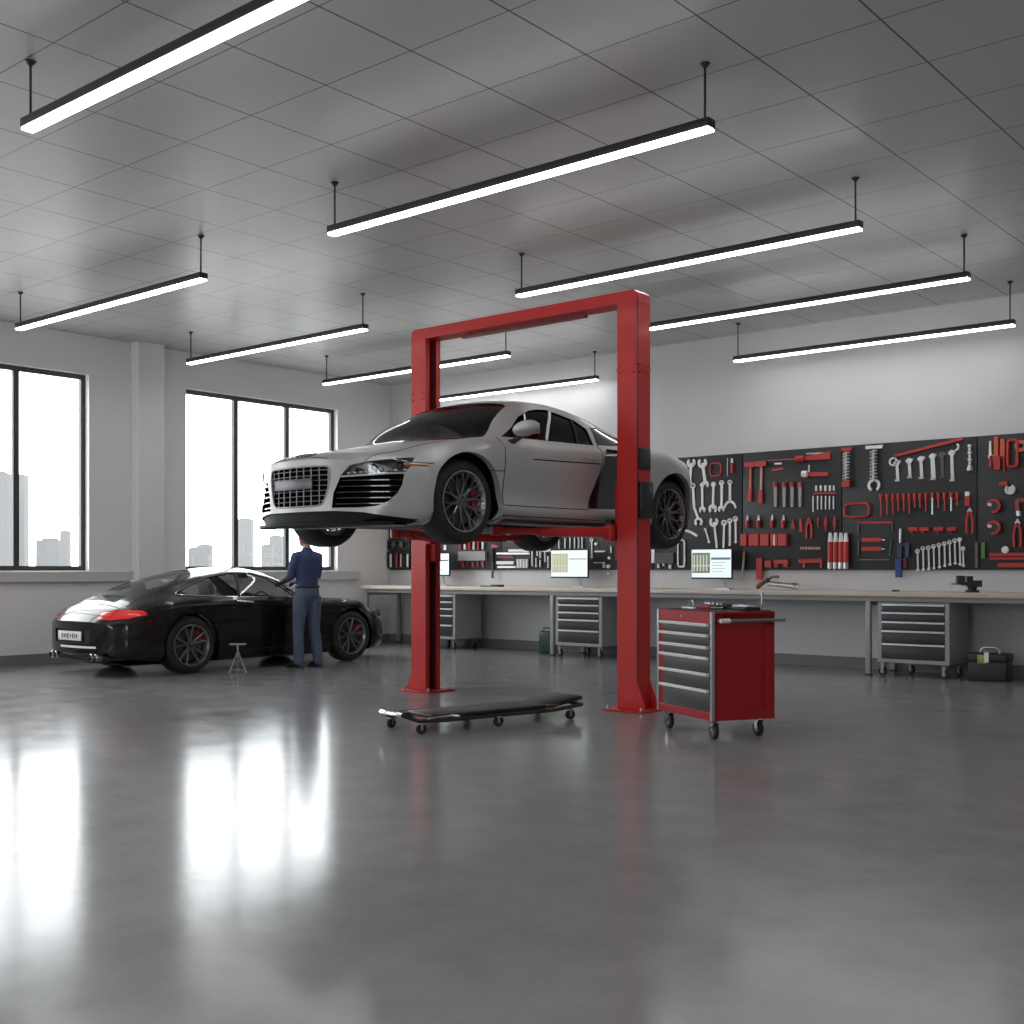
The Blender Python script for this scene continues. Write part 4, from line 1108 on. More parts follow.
# ------------------------------------------------------------------ creeper
def creeper():
    ang = math.atan2(1.44, .325)                 # long axis
    t = thing('mechanic_creeper', 'black low mechanic creeper board lying on the floor under the silver car', 'creeper', (-6.33, 7.12, 0), ang); t.scale = (1.08, 1, 1)
    L = .80; w = .22
    pad = MB().box((-.02, 0, .118), (1.05, .40, .035)); pad.build('padded_deck', mat('black_vinyl', (.013, .013, .014), .42, bump=.1, bscale=150), t, bevel=.012)
    hd = MB(); M = Matrix.Rotation(R(-9), 3, 'Y'); hd.box((.70, 0, .145), (.34, .40, .04), M=M); hd.build('head_rest', mat('black_vinyl', (0, 0, 0)), t, bevel=.015)
    fr = MB()
    for s in (-1, 1): fr.tube([(-L+.02, s*.16, .145), (-L+.12, s*w, .10), (-.5, s*w, .09), (.55, s*w, .09), (.84, s*w, .115)], .016, 8)
    fr.tube([(-L+.02, -.16, .145), (-L-.01, 0, .15), (-L+.02, .16, .145)], .016, 8); fr.tube([(.84, -w, .115), (.86, 0, .118), (.84, w, .115)], .016, 8)
    fr.build('frame', BLACKM, t)
    MB().tube([(-L+.02, -.16, .145), (-L-.01, 0, .15), (-L+.02, .16, .145)], .018, 8).build('foot_grip', CHROME, t)
    for s in (-1, 1): MB().tube([(-.60, s*w, .115), (-.54, s*(w+.004), .122), (-.40, s*(w+.004), .122), (-.34, s*w, .112)], .012, 8).build('grab_handle', CHROME, t)
    MB().box((.56, -.19, .13), (.10, .05, .01)).build('hinge_plate', mat('worn_brass', (.22, .11, .06), .5, .6), t)
    for x in (-.66, .02, .72):
        for s in (-1, 1):
            e = empty('caster', (x, s*w, 0), R(15*s), t)
            MB().lathe([(-.014, .001), (-.014, .034), (-.008, .041), (.008, .041), (.014, .034), (.014, .001)], c=(0, .0, .041), axis='Y', seg=22).build('tyre', RUBBER, e)
            f = MB().bx(-.008, .008, -.020, -.016, .03, .082); f.bx(-.008, .008, .016, .020, .03, .082); f.bx(-.022, .022, -.018, .018, .076, .084); f.cyl((0, -.02, .036), (0, .02, .036), .008)
            f.build('fork', STEEL, e)
creeper()

# ------------------------------------------------------------------ jack stand
def jack_stand():
    t = thing('jack_stand', 'grey steel tripod jack stand on the floor beside the black car sill', 'jack stand', (-11.80, 8.78, 0), .4)
    m = mat('grey_stand_paint', (.35, .35, .35), .4, .4)
    mb = MB()
    for k in range(3):
        a = 2*PI*k/3; e = Vector((.115*math.cos(a), .115*math.sin(a), .006))
        mb.tube([e, (.012*math.cos(a), .012*math.sin(a), .235)], [.012, .010], 6)
        mb.cyl(e-Vector((0, 0, .006)), e+Vector((0, 0, .004)), .022, seg=10)
    mb.cyl((0, 0, .19), (0, 0, .25), .020)
    mb.build('tripod', m, t)
    MB().tube([(.1*math.cos(2*PI*k/3), .1*math.sin(2*PI*k/3), .035) for k in range(3)], .005, 6, closed=True).build('brace', m, t)
    MB().cyl((0, 0, .22), (0, 0, .335), .012).build('post', CHROME, t)
    sd = MB().box((0, 0, .345), (.20, .05, .022), rz=-.4+YAW); sd.build('saddle', m, t, bevel=.006)
jack_stand()

# ------------------------------------------------------------------ workbench and cabinets
WOOD = mat('pale_wood_top', (.62, .54, .47), .45, var=.12, scale=6)
def workbench():
    t = thing('workbench', 'long wall workbench with pale worktop and grey steel legs', 'workbench', (-8.4, 13.83, 0))
    x0, x1 = -14.60+8.4, -2.0+8.4; y0, y1 = 13.38-13.83, 14.275-13.83
    MB().bx(x0, x1, y0, y1, .945, 1.0).build('worktop', WOOD, t, bevel=.004)
    MB().bx(x0+.03, x1-.03, y0+.05, y0+.09, .885, .945).build('apron', CABGREY, t, bevel=.002)
    MB().bx(x0+.03, x1-.03, y1-.08, y1-.04, .885, .945).build('apron', CABGREY, t, bevel=.002)
    for x in (-14.52, -10.53, -5.71, -2.1):
        for y in (y0+.07, y1-.07):
            l = MB().box((x+8.4, y, .452), (.06, .06, .866)).build('leg', CABGREY, t, bevel=.004)
            MB().box((x+8.4, y, .0095), (.075, .075, .019)).build('foot', BLACKM, l, bevel=.003)
    for x in (-14.52, -10.53, -5.71, -2.1):
        MB().box((x+8.4, 0, .86), (.05, y1-y0-.20, .05)).build('side_rail', CABGREY, t)
workbench()
def cabinet(xl, xr, label):
    w = xr-xl; D = .62; t = thing('drawer_cabinet', label, 'cabinet', ((xl+xr)/2, 13.40+D/2, 0), 0, 'grey rolling drawer cabinets under the bench')
    h, g = w/2, D/2; zb, zt = .167, .875
    b = MB().bx(-h, -h+.05, -g, g, zb, zt); b.bx(h-.05, h, -g, g, zb, zt); b.bx(-h+.05, h-.05, -g, g, zb, zb+.042); b.bx(-h+.05, h-.05, -g, g, zt-.012, zt)
    b.bx(-h+.05, h-.05, g-.02, g, zb+.04, zt-.01); b.bx(-h+.05, h-.05, -g+.03, -g+.04, zb+.04, zt-.01)
    b.build('body', CABGREY, t, bevel=.003, smooth=0)
    zs = [.862, .765, .656, .549, .395, .209]
    for a, c in zip(zs, zs[1:]):
        d = MB().bx(-h+.054, h-.054, -g-.001, -g+.02, c+.004, a-.004).build('drawer', CABDARK, t, bevel=.002)
        MB().bx(-h+.054, h-.054, -g-.020, -g-.001, a-.024, a-.004).build('handle', TOOLSTEEL if xl > -8 else TOOLWHITE, d, bevel=.003)
    for (x, y, a) in ((-h+.06, -g+.06, 1.3), (h-.06, -g+.06, 1.2), (-h+.22, g-.1, 1.2), (h-.06, g-.08, 1.1)): caster(t, x, y, .055, zb, a, CABGREY)
    return t
cabinet(-13.27, -12.44, 'grey drawer cabinet under the bench just right of the left lift column')
cabinet(-10.44, -9.61, 'grey drawer cabinet under the bench just left of the right lift column')
cabinet(-5.58, -4.73, 'grey drawer cabinet with black fronts next to the black toolbox, right end of bench')

SCR = mat('screen_white', (.6, .66, .66), .3, emit=(.80, .92, .93), estr=.42)
SCRD = mat('screen_dark_pane', (.08, .1, .08), .3, emit=(.10, .12, .09), estr=.6, var=.5, scale=60)
SCRL = mat('screen_line', (.05, .07, .1), .3, emit=(.06, .09, .13), estr=.6)
SCRY = mat('screen_olive', (.3, .3, .15), .3, emit=(.32, .33, .20), estr=.6, var=.4, scale=60)
def monitor(xl, xr, z0, z1, y, label, olive=False, sx=.62):
    w = xr-xl; t = thing('computer_monitor', label, 'monitor', ((xl+xr)/2, y, 1.0), 0, 'monitors on the workbench')
    h = w/2; a, b = z0-1.0, z1-1.0
    MB().bx(-h, h, -.012, .022, a, b).build('housing', DARKP, t, bevel=.004)
    s = MB().bx(-h+.010, h-.010, -.016, -.012, a+.022, b-.010).build('screen', SCR, t, smooth=0)
    xs = -h+.02; xe = -h+w*.47; H = b-a
    MB().bx(xs, xe, -.018, -.016, a+H*.20, b-H*.13).build('screen_pane', SCRY if olive else SCRD, s, smooth=0)
    mb = MB()
    for k in range(5): mb.bx(xs+.02+k*(xe-xs-.03)/5, xs+.02+k*(xe-xs-.03)/5+.022, -.020, -.018, a+H*.26, b-H*.2)
    mb.bx(xs, xe, -.020, -.018, a+H*.42, a+H*.46)
    mb.build('screen_columns', mat('screen_olive_cells', (.4, .4, .3), .3, emit=(.5, .52, .36) if olive else (.34, .36, .30), estr=.6, var=.5, scale=90), s, smooth=0)
    mb = MB().bx(xe+.02, h-.02, -.018, -.016, b-H*.36, b-H*.29)
    for k in range(4): mb.bx(xe+.03, h-.10-.03*(k % 2), -.018, -.016, b-H*(.46+.1*k), b-H*(.46+.1*k)+.005)
    mb.build('screen_rows', SCRL if not olive else mat('screen_row_grey', (.3, .34, .36), .3, emit=(.35, .4, .42), estr=.6), s, smooth=0)
    k = sx*w-h
    st = MB().tube([(k, .03, a+.03), (k+.01, .05, a-.02), (k+.04, .06, .02)], .012, 8); st.box((k+.03, .05, .006), (.20, .16, .012))
    st.box((k, .03, a+.05), (.08, .03, .08))
    st.build('stand', STEEL, t, bevel=.0)
monitor(-13.60, -13.07, 1.16, 1.54, 13.95, 'monitor half hidden behind the left lift column')
monitor(-10.95, -10.25, 1.138, 1.565, 13.95, 'monitor with an olive chart on the bench between the lift columns', True, .70)
monitor(-8.475, -7.84, 1.136, 1.55, 13.95, 'monitor on the bench just above the red tool cart', False, .74)

# items on and under the bench
def toolbox():
    t = thing('toolbox', 'black toolbox with a carry handle on the floor at the far right', 'toolbox', (-4.36, 13.66, 0), .06)
    m = mat('black_box_plastic', (.016, .018, .016), .5)
    MB().bx(-.21, .21, -.15, .15, 0.004, .22).build('body', m, t, bevel=.012)
    MB().bx(-.215, .215, -.155, .155, .222, .31).build('lid', m, t, bevel=.015)
    MB().tube([(-.10, 0, .31), (-.10, 0, .345), (-.06, 0, .375), (.06, 0, .375), (.10, 0, .345), (.10, 0, .31)], .014, 8).build('handle', STEEL, t)
    MB().bx(-.10, .0, -.160, -.155, .20, .30).build('latch', mat('yellow_green_latch', (.30, .36, .06), .5), t, bevel=.002)
    MB().bx(-.025, .025, -.166, -.160, .215, .33).build('label_strip', TOOLWHITE, t)
toolbox()
def jerrycan():
    t = thing('jerrycan', 'small dark green canister on the floor beside the bench leg', 'canister', (-10.86, 13.75, 0), .15)
    m = mat('dark_green_can', (.02, .05, .03), .4, var=.7, scale=25)
    MB().bx(-.12, .12, -.08, .08, .0, .34).build('body', m, t, bevel=.025)
    MB().tube([(-.07, 0, .335), (-.07, 0, .385), (.04, 0, .385), (.04, 0, .335)], .012, 8).build('handle', m, t)
    MB().cyl((.085, 0, .335), (.085, 0, .375), .022).build('cap', BLACKM, t)
jerrycan()
def vise():
    t = thing('bench_vise', 'dark bench vise standing on the worktop near the right edge', 'vise', (-4.58, 13.72, 1.0), .5)
    m = mat('dark_cast_iron', (.035, .036, .04), .5, .4)
    MB().cyl((0, 0, 0), (0, 0, .03), .075, seg=18).cyl((0, 0, .03), (0, 0, .07), .045, .055, 18).build('swivel_base', m, t)
    MB().bx(-.06, .10, -.045, .045, .065, .14).bx(-.06, .0, -.06, .06, .13, .19).build('fixed_jaw', m, t, bevel=.006)
    MB().bx(-.17, -.085, -.06, .06, .09, .195).bx(-.12, .0, -.028, .028, .08, .12).build('sliding_jaw', m, t, bevel=.006)
    MB().cyl((-.22, 0, .10), (-.16, 0, .10), .014).cyl((-.215, -.08, .10), (-.215, .08, .10), .007).build('screw_handle', STEEL, t)
vise()
def grease_gun():
    t = thing('grease_gun', 'steel grease gun with a brown grip lying on the worktop above the red cart', 'grease gun', (-7.0, 13.62, 1.0), 0)
    MB().tube([(-.29, 0, .03), (-.24, 0, .075), (-.12, 0, .15)], [.028, .034, .024], 10).build('grip', mat('brown_red_grip', (.16, .04, .03), .5), t)
    MB().tube([(-.13, 0, .145), (-.06, 0, .175), (.02, 0, .172)], .018, 8).build('lever', mat('olive_metal', (.16, .17, .14), .5, .4), t)
    MB().cyl((-.12, 0, .085), (.22, 0, .055), .030, seg=18).build('barrel', STEEL, t)
    MB().cyl((.20, 0, .056), (.29, 0, .048), .040, seg=16).build('end_cap', CHROME, t)
    MB().tube([(-.12, 0, .085), (-.13, 0, .12), (-.12, 0, .15)], .02, 8).build('head', BLACKM, t)
grease_gun()
t = thing('file', 'thin dark file lying on the worktop beneath the blue pliers', 'file', (-5.35, 13.6, 1.0), .1)
MB().cyl((-.13, 0, .012), (-.04, 0, .012), .012, .009, 8).build('handle', BLACKM, t); MB().bx(-.04, .14, -.01, .01, .006, .013).build('blade', STEEL, t)
t = thing('brush', 'flat black brush lying on the worktop between the lift columns', 'brush', (-11.85, 13.6, 1.0), .05)
MB().bx(-.22, .0, -.015, .015, .0, .018).build('handle', BLACKM, t, bevel=.004); MB().bx(.0, .22, -.03, .03, .0, .035).build('head', BLACKM, t, bevel=.008)
# ------------------------------------------------------------------ pegboard and wall tools
BY = BACK_Y - 0.05
def peg_material():
    m = bpy.data.materials.new('pegboard_black'); m.use_nodes = True
    nt = m.node_tree; b = nt.nodes['Principled BSDF']; L = nt.links.new
    tc = nt.nodes.new('ShaderNodeTexCoord'); sp = nt.nodes.new('ShaderNodeSeparateXYZ'); L(tc.outputs['Object'], sp.inputs[0])
    def M(op, a, c=None):
        n = nt.nodes.new('ShaderNodeMath'); n.operation = op
        for i, x in enumerate((a, c)):
            if x is None: continue
            if isinstance(x, (int, float)): n.inputs[i].default_value = x
            else: L(x, n.inputs[i])
        return n.outputs[0]
    def cell(s):
        f = M('FRACT', M('DIVIDE', s, 0.038)); return M('POWER', M('MULTIPLY', M('SUBTRACT', f, 0.5), 0.038), 2.0)
    d = M('SQRT', M('ADD', cell(sp.outputs[0]), cell(sp.outputs[2])))
    h = M('LESS_THAN', d, 0.0065)
    mx = nt.nodes.new('ShaderNodeMix'); mx.data_type = 'RGBA'
    mx.inputs[6].default_value = (0.021, 0.022, 0.024, 1); mx.inputs[7].default_value = (0.004, 0.004, 0.004, 1)
    L(h, mx.inputs[0]); L(mx.outputs[2], b.inputs['Base Color']); b.inputs['Roughness'].default_value = 0.5
    return m
PEG = peg_material()
edges = [-14.83, -13.5, -12.2, -10.75, -9.30, -7.85, -6.41, -4.70, -3.0, -1.3]
names = ['in the far left corner behind the lift', 'second from the far corner, behind the left lift column', 'above the workbench behind the silver car', 'behind the middle monitor',
         'just left of the right lift column', 'carrying the pale wrenches, behind the right monitor', 'carrying the red hammers and red cases', 'carrying the long row of red screwdrivers', 'at the right edge of the photo with round red gauges', 'beyond the right edge']
for i in range(len(edges)-2):
    a, b = edges[i], edges[i+1]
    o = MB().bx(a+.006, b-.006, BY, BACK_Y-.003, 1.262, 2.864).build('pegboard_panel', PEG, bevel=.004, loc=((a+b)/2, BY, 1.262))
    tag(o, 'black pegboard panel ' + names[i], 'pegboard', 'black pegboard panels on the back wall')

def W(px, py): return on_y(px, py, BY)
def SV(px): d = ray(px); return (BY/d.y)/FPX           # metres per pixel of height at this column
def bar(mb, x0, y0, x1, y1, w, w2=None, th=.014, d=.004):
    p = Vector(W(x0, y0)); q = Vector(W(x1, y1)); w2 = w if w2 is None else w2
    t = (q-p).normalized(); n = Vector((-t.y, t.x))
    poly = [p+n*w/2, p-n*w/2, q-n*w2/2, q+n*w2/2]
    return mb.prism([tuple(v) for v in poly], lambda u, v, dd: (u, BY-dd, v), d, d+th)
def rod(mb, x0, y0, x1, y1, r, r2=None, d=None, seg=10):
    p = W(x0, y0); q = W(x1, y1); d = (max(r, r2 or r)+.004) if d is None else d
    return mb.cyl((p[0], BY-d, p[1]), (q[0], BY-d, q[1]), r, r2, seg)
def arc(mb, cx, cy, r0, r1, a0=0, a1=360, th=.014, d=.004, n=20, asp=1.0):
    c = W(cx, cy); full = abs(a1-a0-360) < .1; vs = []; m = n+1 if not full else n
    for k in range(m):
        a = R(a0+(a1-a0)*k/n); ca, sa = math.cos(a)*asp, math.sin(a)
        for rr, dd in ((r0, d), (r1, d), (r1, d+th), (r0, d+th)): vs.append((c[0]+ca*rr, BY-dd, c[1]+sa*rr))
    fs = []
    for k in range(n):
        i, j = k*4, ((k+1) % m)*4
        fs += [(i+q, i+(q+1) % 4, j+(q+1) % 4, j+q) for q in range(4)]
    if not full: fs += [(0, 1, 2, 3), ((m-1)*4+3, (m-1)*4+2, (m-1)*4+1, (m-1)*4)]
    return mb.add(vs, fs)
def blk(mb, x0, y0, x1, y1, th=.04, d=.002):
    a = W(x0, y0); b = W(x1, y1); zz = sorted((a[1], b[1]))
    return mb.bx(a[0], b[0], BY-d-th, BY-d, zz[0], zz[1])
def hang(name, label, cat, group, parts, bevel=0.0):
    pts = [v for _, mb, _ in parts for v in mb.v]
    lo = [min(v[i] for v in pts) for i in range(3)]; hi = [max(v[i] for v in pts) for i in range(3)]
    loc = ((lo[0]+hi[0])/2, BY, (lo[2]+hi[2])/2)
    if len(parts) == 1:
        o = parts[0][1].build(name, parts[0][2], bevel=bevel, loc=loc, bseg=1); return tag(o, label, cat, group)
    t = thing(name, label, cat, loc, 0, group)
    for pn, mb, m in parts:
        mb.v = [v-Vector(loc) for v in mb.v]; mb.build(pn, m, t, bevel=bevel, bseg=1)
    return t
def head(mb, x, y, ang, r, kind):
    """open jaw or ring; ang = direction (degrees) the jaw opens to"""
    if kind == 'o': arc(mb, x, y, r*.48, r, ang+38, ang+322, th=.022)
    elif kind == 'r': arc(mb, x, y, r*.55, r, th=.022)
    elif kind == 'b': arc(mb, x, y, .001, r, th=.02)
def wrench(x0, y0, x1, y1, r0, r1, k0, k1, w, label, group='pale steel wrenches on the pegboard', a0=90, a1=270, m=None):
    mb = MB(); bar(mb, x0, y0, x1, y1, w)
    head(mb, x0, y0, a0, r0, k0); head(mb, x1, y1, a1, r1, k1)
    return hang('wrench', label, 'wrench', group, [('w', mb, m or TOOLWHITE)])
# --- pale wrenches at the left of the visible board
G1 = 'large pale wrenches on the board left of the red hammers'
wrench(691.8, 463, 690, 484, .068, .05, 'o', 'o', .042, 'large pale open-end wrench nearest the silver car rear, top row', G1)
wrench(703, 463, 706, 484.5, .074, .055, 'o', 'o', .044, 'large pale open-end wrench, second in the top row, leaning right', G1)
mb = MB(); bar(mb, 693.6, 487, 694.5, 508, .036); bar(mb, 694.5, 507, 699, 519, .036); head(mb, 693.6, 486, 90, .04, 'r'); head(mb, 699.3, 522, 270, .066, 'o')
hang('wrench', 'pale bent wrench with its jaw hanging low, second row left', 'wrench', G1, [('w', mb, TOOLWHITE)])
wrench(702.6, 485, 703, 510, .03, .05, 'b', 'o', .032, 'slim pale wrench, second in the second row', G1)
wrench(714, 484.5, 713.4, 509, .036, .066, 'b', 'o', .034, 'pale wrench with wide lower jaw, under the red square loop', G1)
wrench(722.2, 483, 722, 509, .036, .05, 'r', 'o', .036, 'pale ring wrench, fourth in the second row', G1)
mb = MB(); bar(mb, 730.5, 483, 730.3, 502, .036); head(mb, 730.5, 482.5, 90, .034, 'r'); arc(mb, 730.5, 510, .10, .135, 10, 165, asp=.75)
hang('wrench', 'pale wrench ending in a wide curved fork, second row right', 'wrench', G1, [('w', mb, TOOLWHITE)])
wrench(714.5, 522, 717.3, 547, .07, .016, 'o', 'b', .032, 'pale wrench with big upward jaw, third row above the right monitor', G1, 90)
wrench(724.7, 523, 724, 547, .042, .016, 'r', 'b', .030, 'pale ring wrench beside the big upward jaw, third row', G1)
wrench(730.3, 521, 730.3, 545, .036, .016, 'r', 'b', .028, 'pale ring wrench, second from right in the third row', G1)
wrench(736, 519, 736.3, 542, .038, .018, 'r', 'b', .026, 'pale ring wrench at the right end of the third row', G1)
wrench(706, 529.5, 709.6, 542, .02, .018, 'b', 'b', .022, 'short slim pale wrench at the left of the third row', G1)
mb = MB(); P = [(681, 531.5), (687, 530.5), (692, 532.5), (697.8, 536)]
for a, b in zip(P, P[1:]): bar(mb, *a, *b, .034)
hang('pry_bar', 'curved pale pry bar beside the raised rear wheel', 'pry bar', None, [('w', mb, TOOLWHITE)])
def loop(x, y, hw, hh, r, m, name, label, cat, n=24, p=.6, d=None):
    c = W(x, y); pts = []
    for k in range(n):
        a = 2*PI*k/n; ca, sa = math.cos(a), math.sin(a)
        pts.append((c[0]+hw*math.copysign(abs(ca)**p, ca), BY-(d or r+.004), c[1]+hh*math.copysign(abs(sa)**p, sa)))
    return hang(name, label, cat, None, [('l', MB().tube(pts, r, 6, closed=True), m)])
loop(682, 553.4, .055, .19, .014, TOOLWHITE, 'steel_loop', 'tall pale rectangular steel loop left of the right monitor', 'clamp', p=.3)
loop(716.2, 469.6, .085, .09, .012, TOOLRED, 'strap_wrench', 'red square strap loop among the pale wrenches', 'strap wrench', p=.5)
mb = MB(); rod(mb, 727.9, 458, 727.9, 476, .007)
hang('steel_rod', 'thin grey steel rod right of the red square loop', 'rod', None, [('r', mb, TOOLSTEEL)])
def driver(x, y0, ym, y1, label, group, hr=.018, sr=.006, hm=None, sm=None, x1=None):
    x1 = x if x1 is None else x1; a = MB(); b = MB()
    rod(a, x, y0, x+(x1-x)*(ym-y0)/(y1-y0), ym, hr*.8, hr, d=hr+.005); rod(b, x+(x1-x)*(ym-y0)/(y1-y0), ym, x1, y1, sr, d=hr+.005)
    return hang('screwdriver', label, 'screwdriver', group, [('handle', a, hm or TOOLRED), ('shaft', b, sm or TOOLSTEEL)])
driver(733, 473, 463, 458.5, 'small red screwdriver hung tip up beside the thin grey rod', None, .024, .016, sm=TOOLWHITE)
# --- hammers and long drivers
def hammer(x, yh, yg, yb, hw, label):
    a, b, c = MB(), MB(), MB(); p = W(x, yh)
    a.bx(p[0]-hw, p[0]+hw, BY-.06, BY-.006, p[1]-.035, p[1]+.035); bar(b, x, yh+1.5, x-.5, yg, .034, .034, .022, .01)
    bar(c, x-.5, yg, x-1, yb, .05, .062, .034, .004)
    return hang('hammer', label, 'hammer', 'red hammers on the pegboard', [('head', a, TOOLRED), ('handle', b, TOOLORANGE if x < 756 else mat('pale_pink_handle', (.55, .33, .30), .5)), ('grip', c, TOOLRED)], .003)
hammer(751.5, 465, 489, 501.5, .080, 'red hammer with orange handle, the left one of the pair')
hammer(762.3, 464, 490, 503.5, .080, 'red hammer with paler handle, the right one of the pair')
a, b, c = MB(), MB(), MB(); rod(a, 769, 460.8, 798, 459.2, .009, d=.035); rod(b, 797.5, 459.5, 806, 458.8, .045, .040); bar(c, 806, 458.5, 831.5, 455.5, .05, .10, .04)
hang('grease_pistol', 'long red gun tool with a thin nozzle pointing left, top of the board', 'tool', None, [('nozzle', a, mat('pink_rod', (.4, .15, .15), .4)), ('collar', b, TOOLRED), ('body', c, TOOLRED)])
mb = MB(); rod(mb, 806.8, 453.8, 824, 453.2, .010); hang('steel_rod', 'grey rod lying just above the long red gun tool', 'rod', None, [('r', mb, TOOLSTEEL)])
a, b = MB(), MB(); rod(a, 804, 474.2, 809, 474.2, .045); bar(b, 809, 474.4, 829, 474.2, .055, .05, .035); rod(a, 809.5, 465, 809.5, 473, .01)
hang('riveter', 'red hand riveter with pale nose under the long red gun tool', 'riveter', None, [('nose', a, TOOLWHITE), ('body', b, TOOLRED)])
mb = MB(); bar(mb, 772.5, 470.3, 784, 468.6, .034, .03); hang('utility_knife', 'short red knife right of the hammers', 'knife', None, [('k', mb, TOOLRED)])
mb = MB(); bar(mb, 775, 463.8, 782, 463.6, .02); hang('small_clip', 'small grey clip above the short red knife', 'clip', None, [('k', mb, TOOLSTEEL)])
for k, (x, l) in enumerate(((776.5, 'first'), (785.3, 'second'), (793.2, 'third'), (801.1, 'last'))):
    a, b = MB(), MB(); rod(a, x, 482.5, x, 487, .030); bar(b, x, 487, x, 507, .044, .036, .03, .008)
    hang('chisel', 'grey chisel with a red cap, %s of four counting from the hammers' % l, 'chisel', 'grey chisels with red caps', [('cap', a, TOOLORANGE if k == 3 else TOOLRED), ('blade', b, mat('chisel_grey', (.36, .34, .35), .45))])
# small bit set
a, b = MB(), MB(); bar(a, 814, 493.3, 837, 493.0, .022); 
hang('bit_rail', 'thin red rail holding the small silver bits', 'rail', None, [('r', a, TOOLRED)])
for k, x in enumerate((816.9, 821.4, 826, 830.5, 834.6)):
    mb = MB(); rod(mb, x, 485.6, x, 491, .015); hang('socket_bit', 'small pale socket bit above the thin red rail, number %s from the left end' % ('one', 'two', 'three', 'four', 'five')[k], 'bit', 'pale socket bits above the thin red rail', [('b', mb, TOOLWHITE)])
for k, x in enumerate((813.6, 818.2, 822, 826.2, 830, 834)):
    mb = MB(); rod(mb, x, 496, x, 512 if k == 0 else 509.5, .009); hang('hex_key', ('long grey hex key at the left end under the thin red rail' if k == 0 else 'grey hex key hanging below the thin red rail, %s after the long one' % ('', 'first', 'second', 'third', 'fourth', 'fifth')[k]), 'hex key', 'grey hex keys below the thin red rail', [('b', mb, TOOLSTEEL)])
for k, x in enumerate((748.4, 759.5, 773.1, 784.4)):
    a, b = MB(), MB(); rod(a, x, 520.5, x, 515, .020, .008); rod(b, x, 528, x, 520.5, .022, .030)
    hang('glue_tube', 'small red bottle with white nozzle above the red cases, %s from the left' % ('first', 'second', 'third', 'fourth')[k], 'bottle', 'red bottles with white nozzles', [('nozzle', a, TOOLWHITE), ('bottle', b, TOOLRED)])
for k, (xa, xb) in enumerate(((742.3, 748.6), (750.6, 760.4), (762, 770.6), (772.5, 779.4), (780, 788.3))):
    a = MB(); blk(a, xa, 534, xb, 546, .06)
    parts = [('case', a, TOOLRED)]
    if k == 3: b = MB(); blk(b, xa+3, 534.5, xb-2.4, 545.5, .004, .062); parts.append(('pale_stripe', b, TOOLWHITE))
    hang('parts_case', ('leftmost red case in the row under the white nozzles', 'wide red case, second in the row', 'third red case, in the middle of the row', 'red case with a pale stripe', 'rightmost red case of the row')[k], 'case', 'row of red cases', parts, .004)
a = MB(); bar(a, 794, 528.5, 794, 520, .058, .02, .03); hang('scraper', 'small red triangular scraper right of the red bottles', 'scraper', None, [('s', a, TOOLRED)])
a = MB(); bar(a, 800.8, 518.5, 801.6, 532, .03, .04); hang('flat_file', 'slim dark red file between the scraper and the red pliers', 'file', None, [('s', a, TOOLRED)])
def pliers(x, yt, ym, yb, sp, label, m=TOOLRED, tipm=None, w=.026, lean=0, jaw=None):
    a, b = MB(), MB(); bar(a, x, yt, x, ym+1, .02, .045, .02); arc(a, x, ym, .001, .028, th=.026)
    for s in (-1, 1):
        P = [(x, ym), (x+s*sp*.8, ym+(yb-ym)*.25), (x+s*sp, ym+(yb-ym)*.6), (x+s*sp*.9+lean, yb)]
        for p, q in zip(P, P[1:]): bar(b, *p, *q, w, w, .024, .008)
    return hang('pliers', label, 'pliers', 'pliers on the pegboard', [('jaws', a, jaw or TOOLSTEEL), ('grips', b, m)])
pliers(809.8, 517.5, 520.5, 538.5, 2.6, 'red pliers with long straight legs above the short socket rail', jaw=TOOLRED)
for x, y0, y1, w, l in ((819.2, 517, 527, .036, 'first'), (827, 517, 531, .05, 'second'), (835.9, 517, 530.6, .05, 'third')):
    mb = MB(); rod(mb, x, y0, x, (y0+y1)/2, w*.25, w*.5, d=.03); rod(mb, x, (y0+y1)/2, x, y1, w*.5, w*.2, d=.03)
    hang('awl', 'red spindle shaped awl right of the long pliers, %s one' % l, 'awl', 'red awls', [('a', mb, TOOLRED)])
def rail(x0, x1, y, n, label, hgt=4.0, m=TOOLRED, tip=TOOLWHITE):
    a, b = MB(), MB(); bar(a, x0, y, x1, y, .02)
    for k in range(n):
        x = x0+(x1-x0)*(k+.5)/n; rod(b, x, y-hgt*.5, x, y+hgt*.45, .012, d=.026)
    return hang('socket_rail', label, 'socket rail', None, [('rail', a, m), ('sockets', b, tip)])
rail(800.7, 821.6, 548.3, 8, 'short rail of tiny pink and white sockets below the red pliers', 3, TOOLRED, mat('pink_sockets', (.6, .35, .33), .4))
a, b = MB(), MB(); bar(a, 799.6, 561, 823.2, 560.4, .055, .055, .03)
for x in (804.5, 821.5): bar(b, x, 562, x, 568, .03)
for k in range(9): x = 802+2.4*k; rod(b, x, 558.8, x, 560, .010, d=.04)
hang('bit_holder', 'red comb shaped bit holder with two legs at the board bottom', 'bit holder', None, [('holder', a, TOOLRED), ('bits', b, TOOLRED)])
a = MB(); blk(a, 757.2, 558, 762.8, 579.5, .03); hang('red_level', 'upright red bar hanging past the lower board edge', 'spirit level', None, [('b', a, TOOLRED)], .003)
a = MB(); blk(a, 766, 560.5, 772.5, 567.5, .04); hang('red_clamp', 'small red clamp body right of the upright red bar', 'clamp', None, [('b', a, TOOLRED)], .004)
a, b, c = MB(), MB(), MB(); blk(a, 775, 559.8, 789, 564, .04); blk(b, 775, 564, 779, 567.6, .03); blk(c, 784, 564, 788.6, 567, .03)
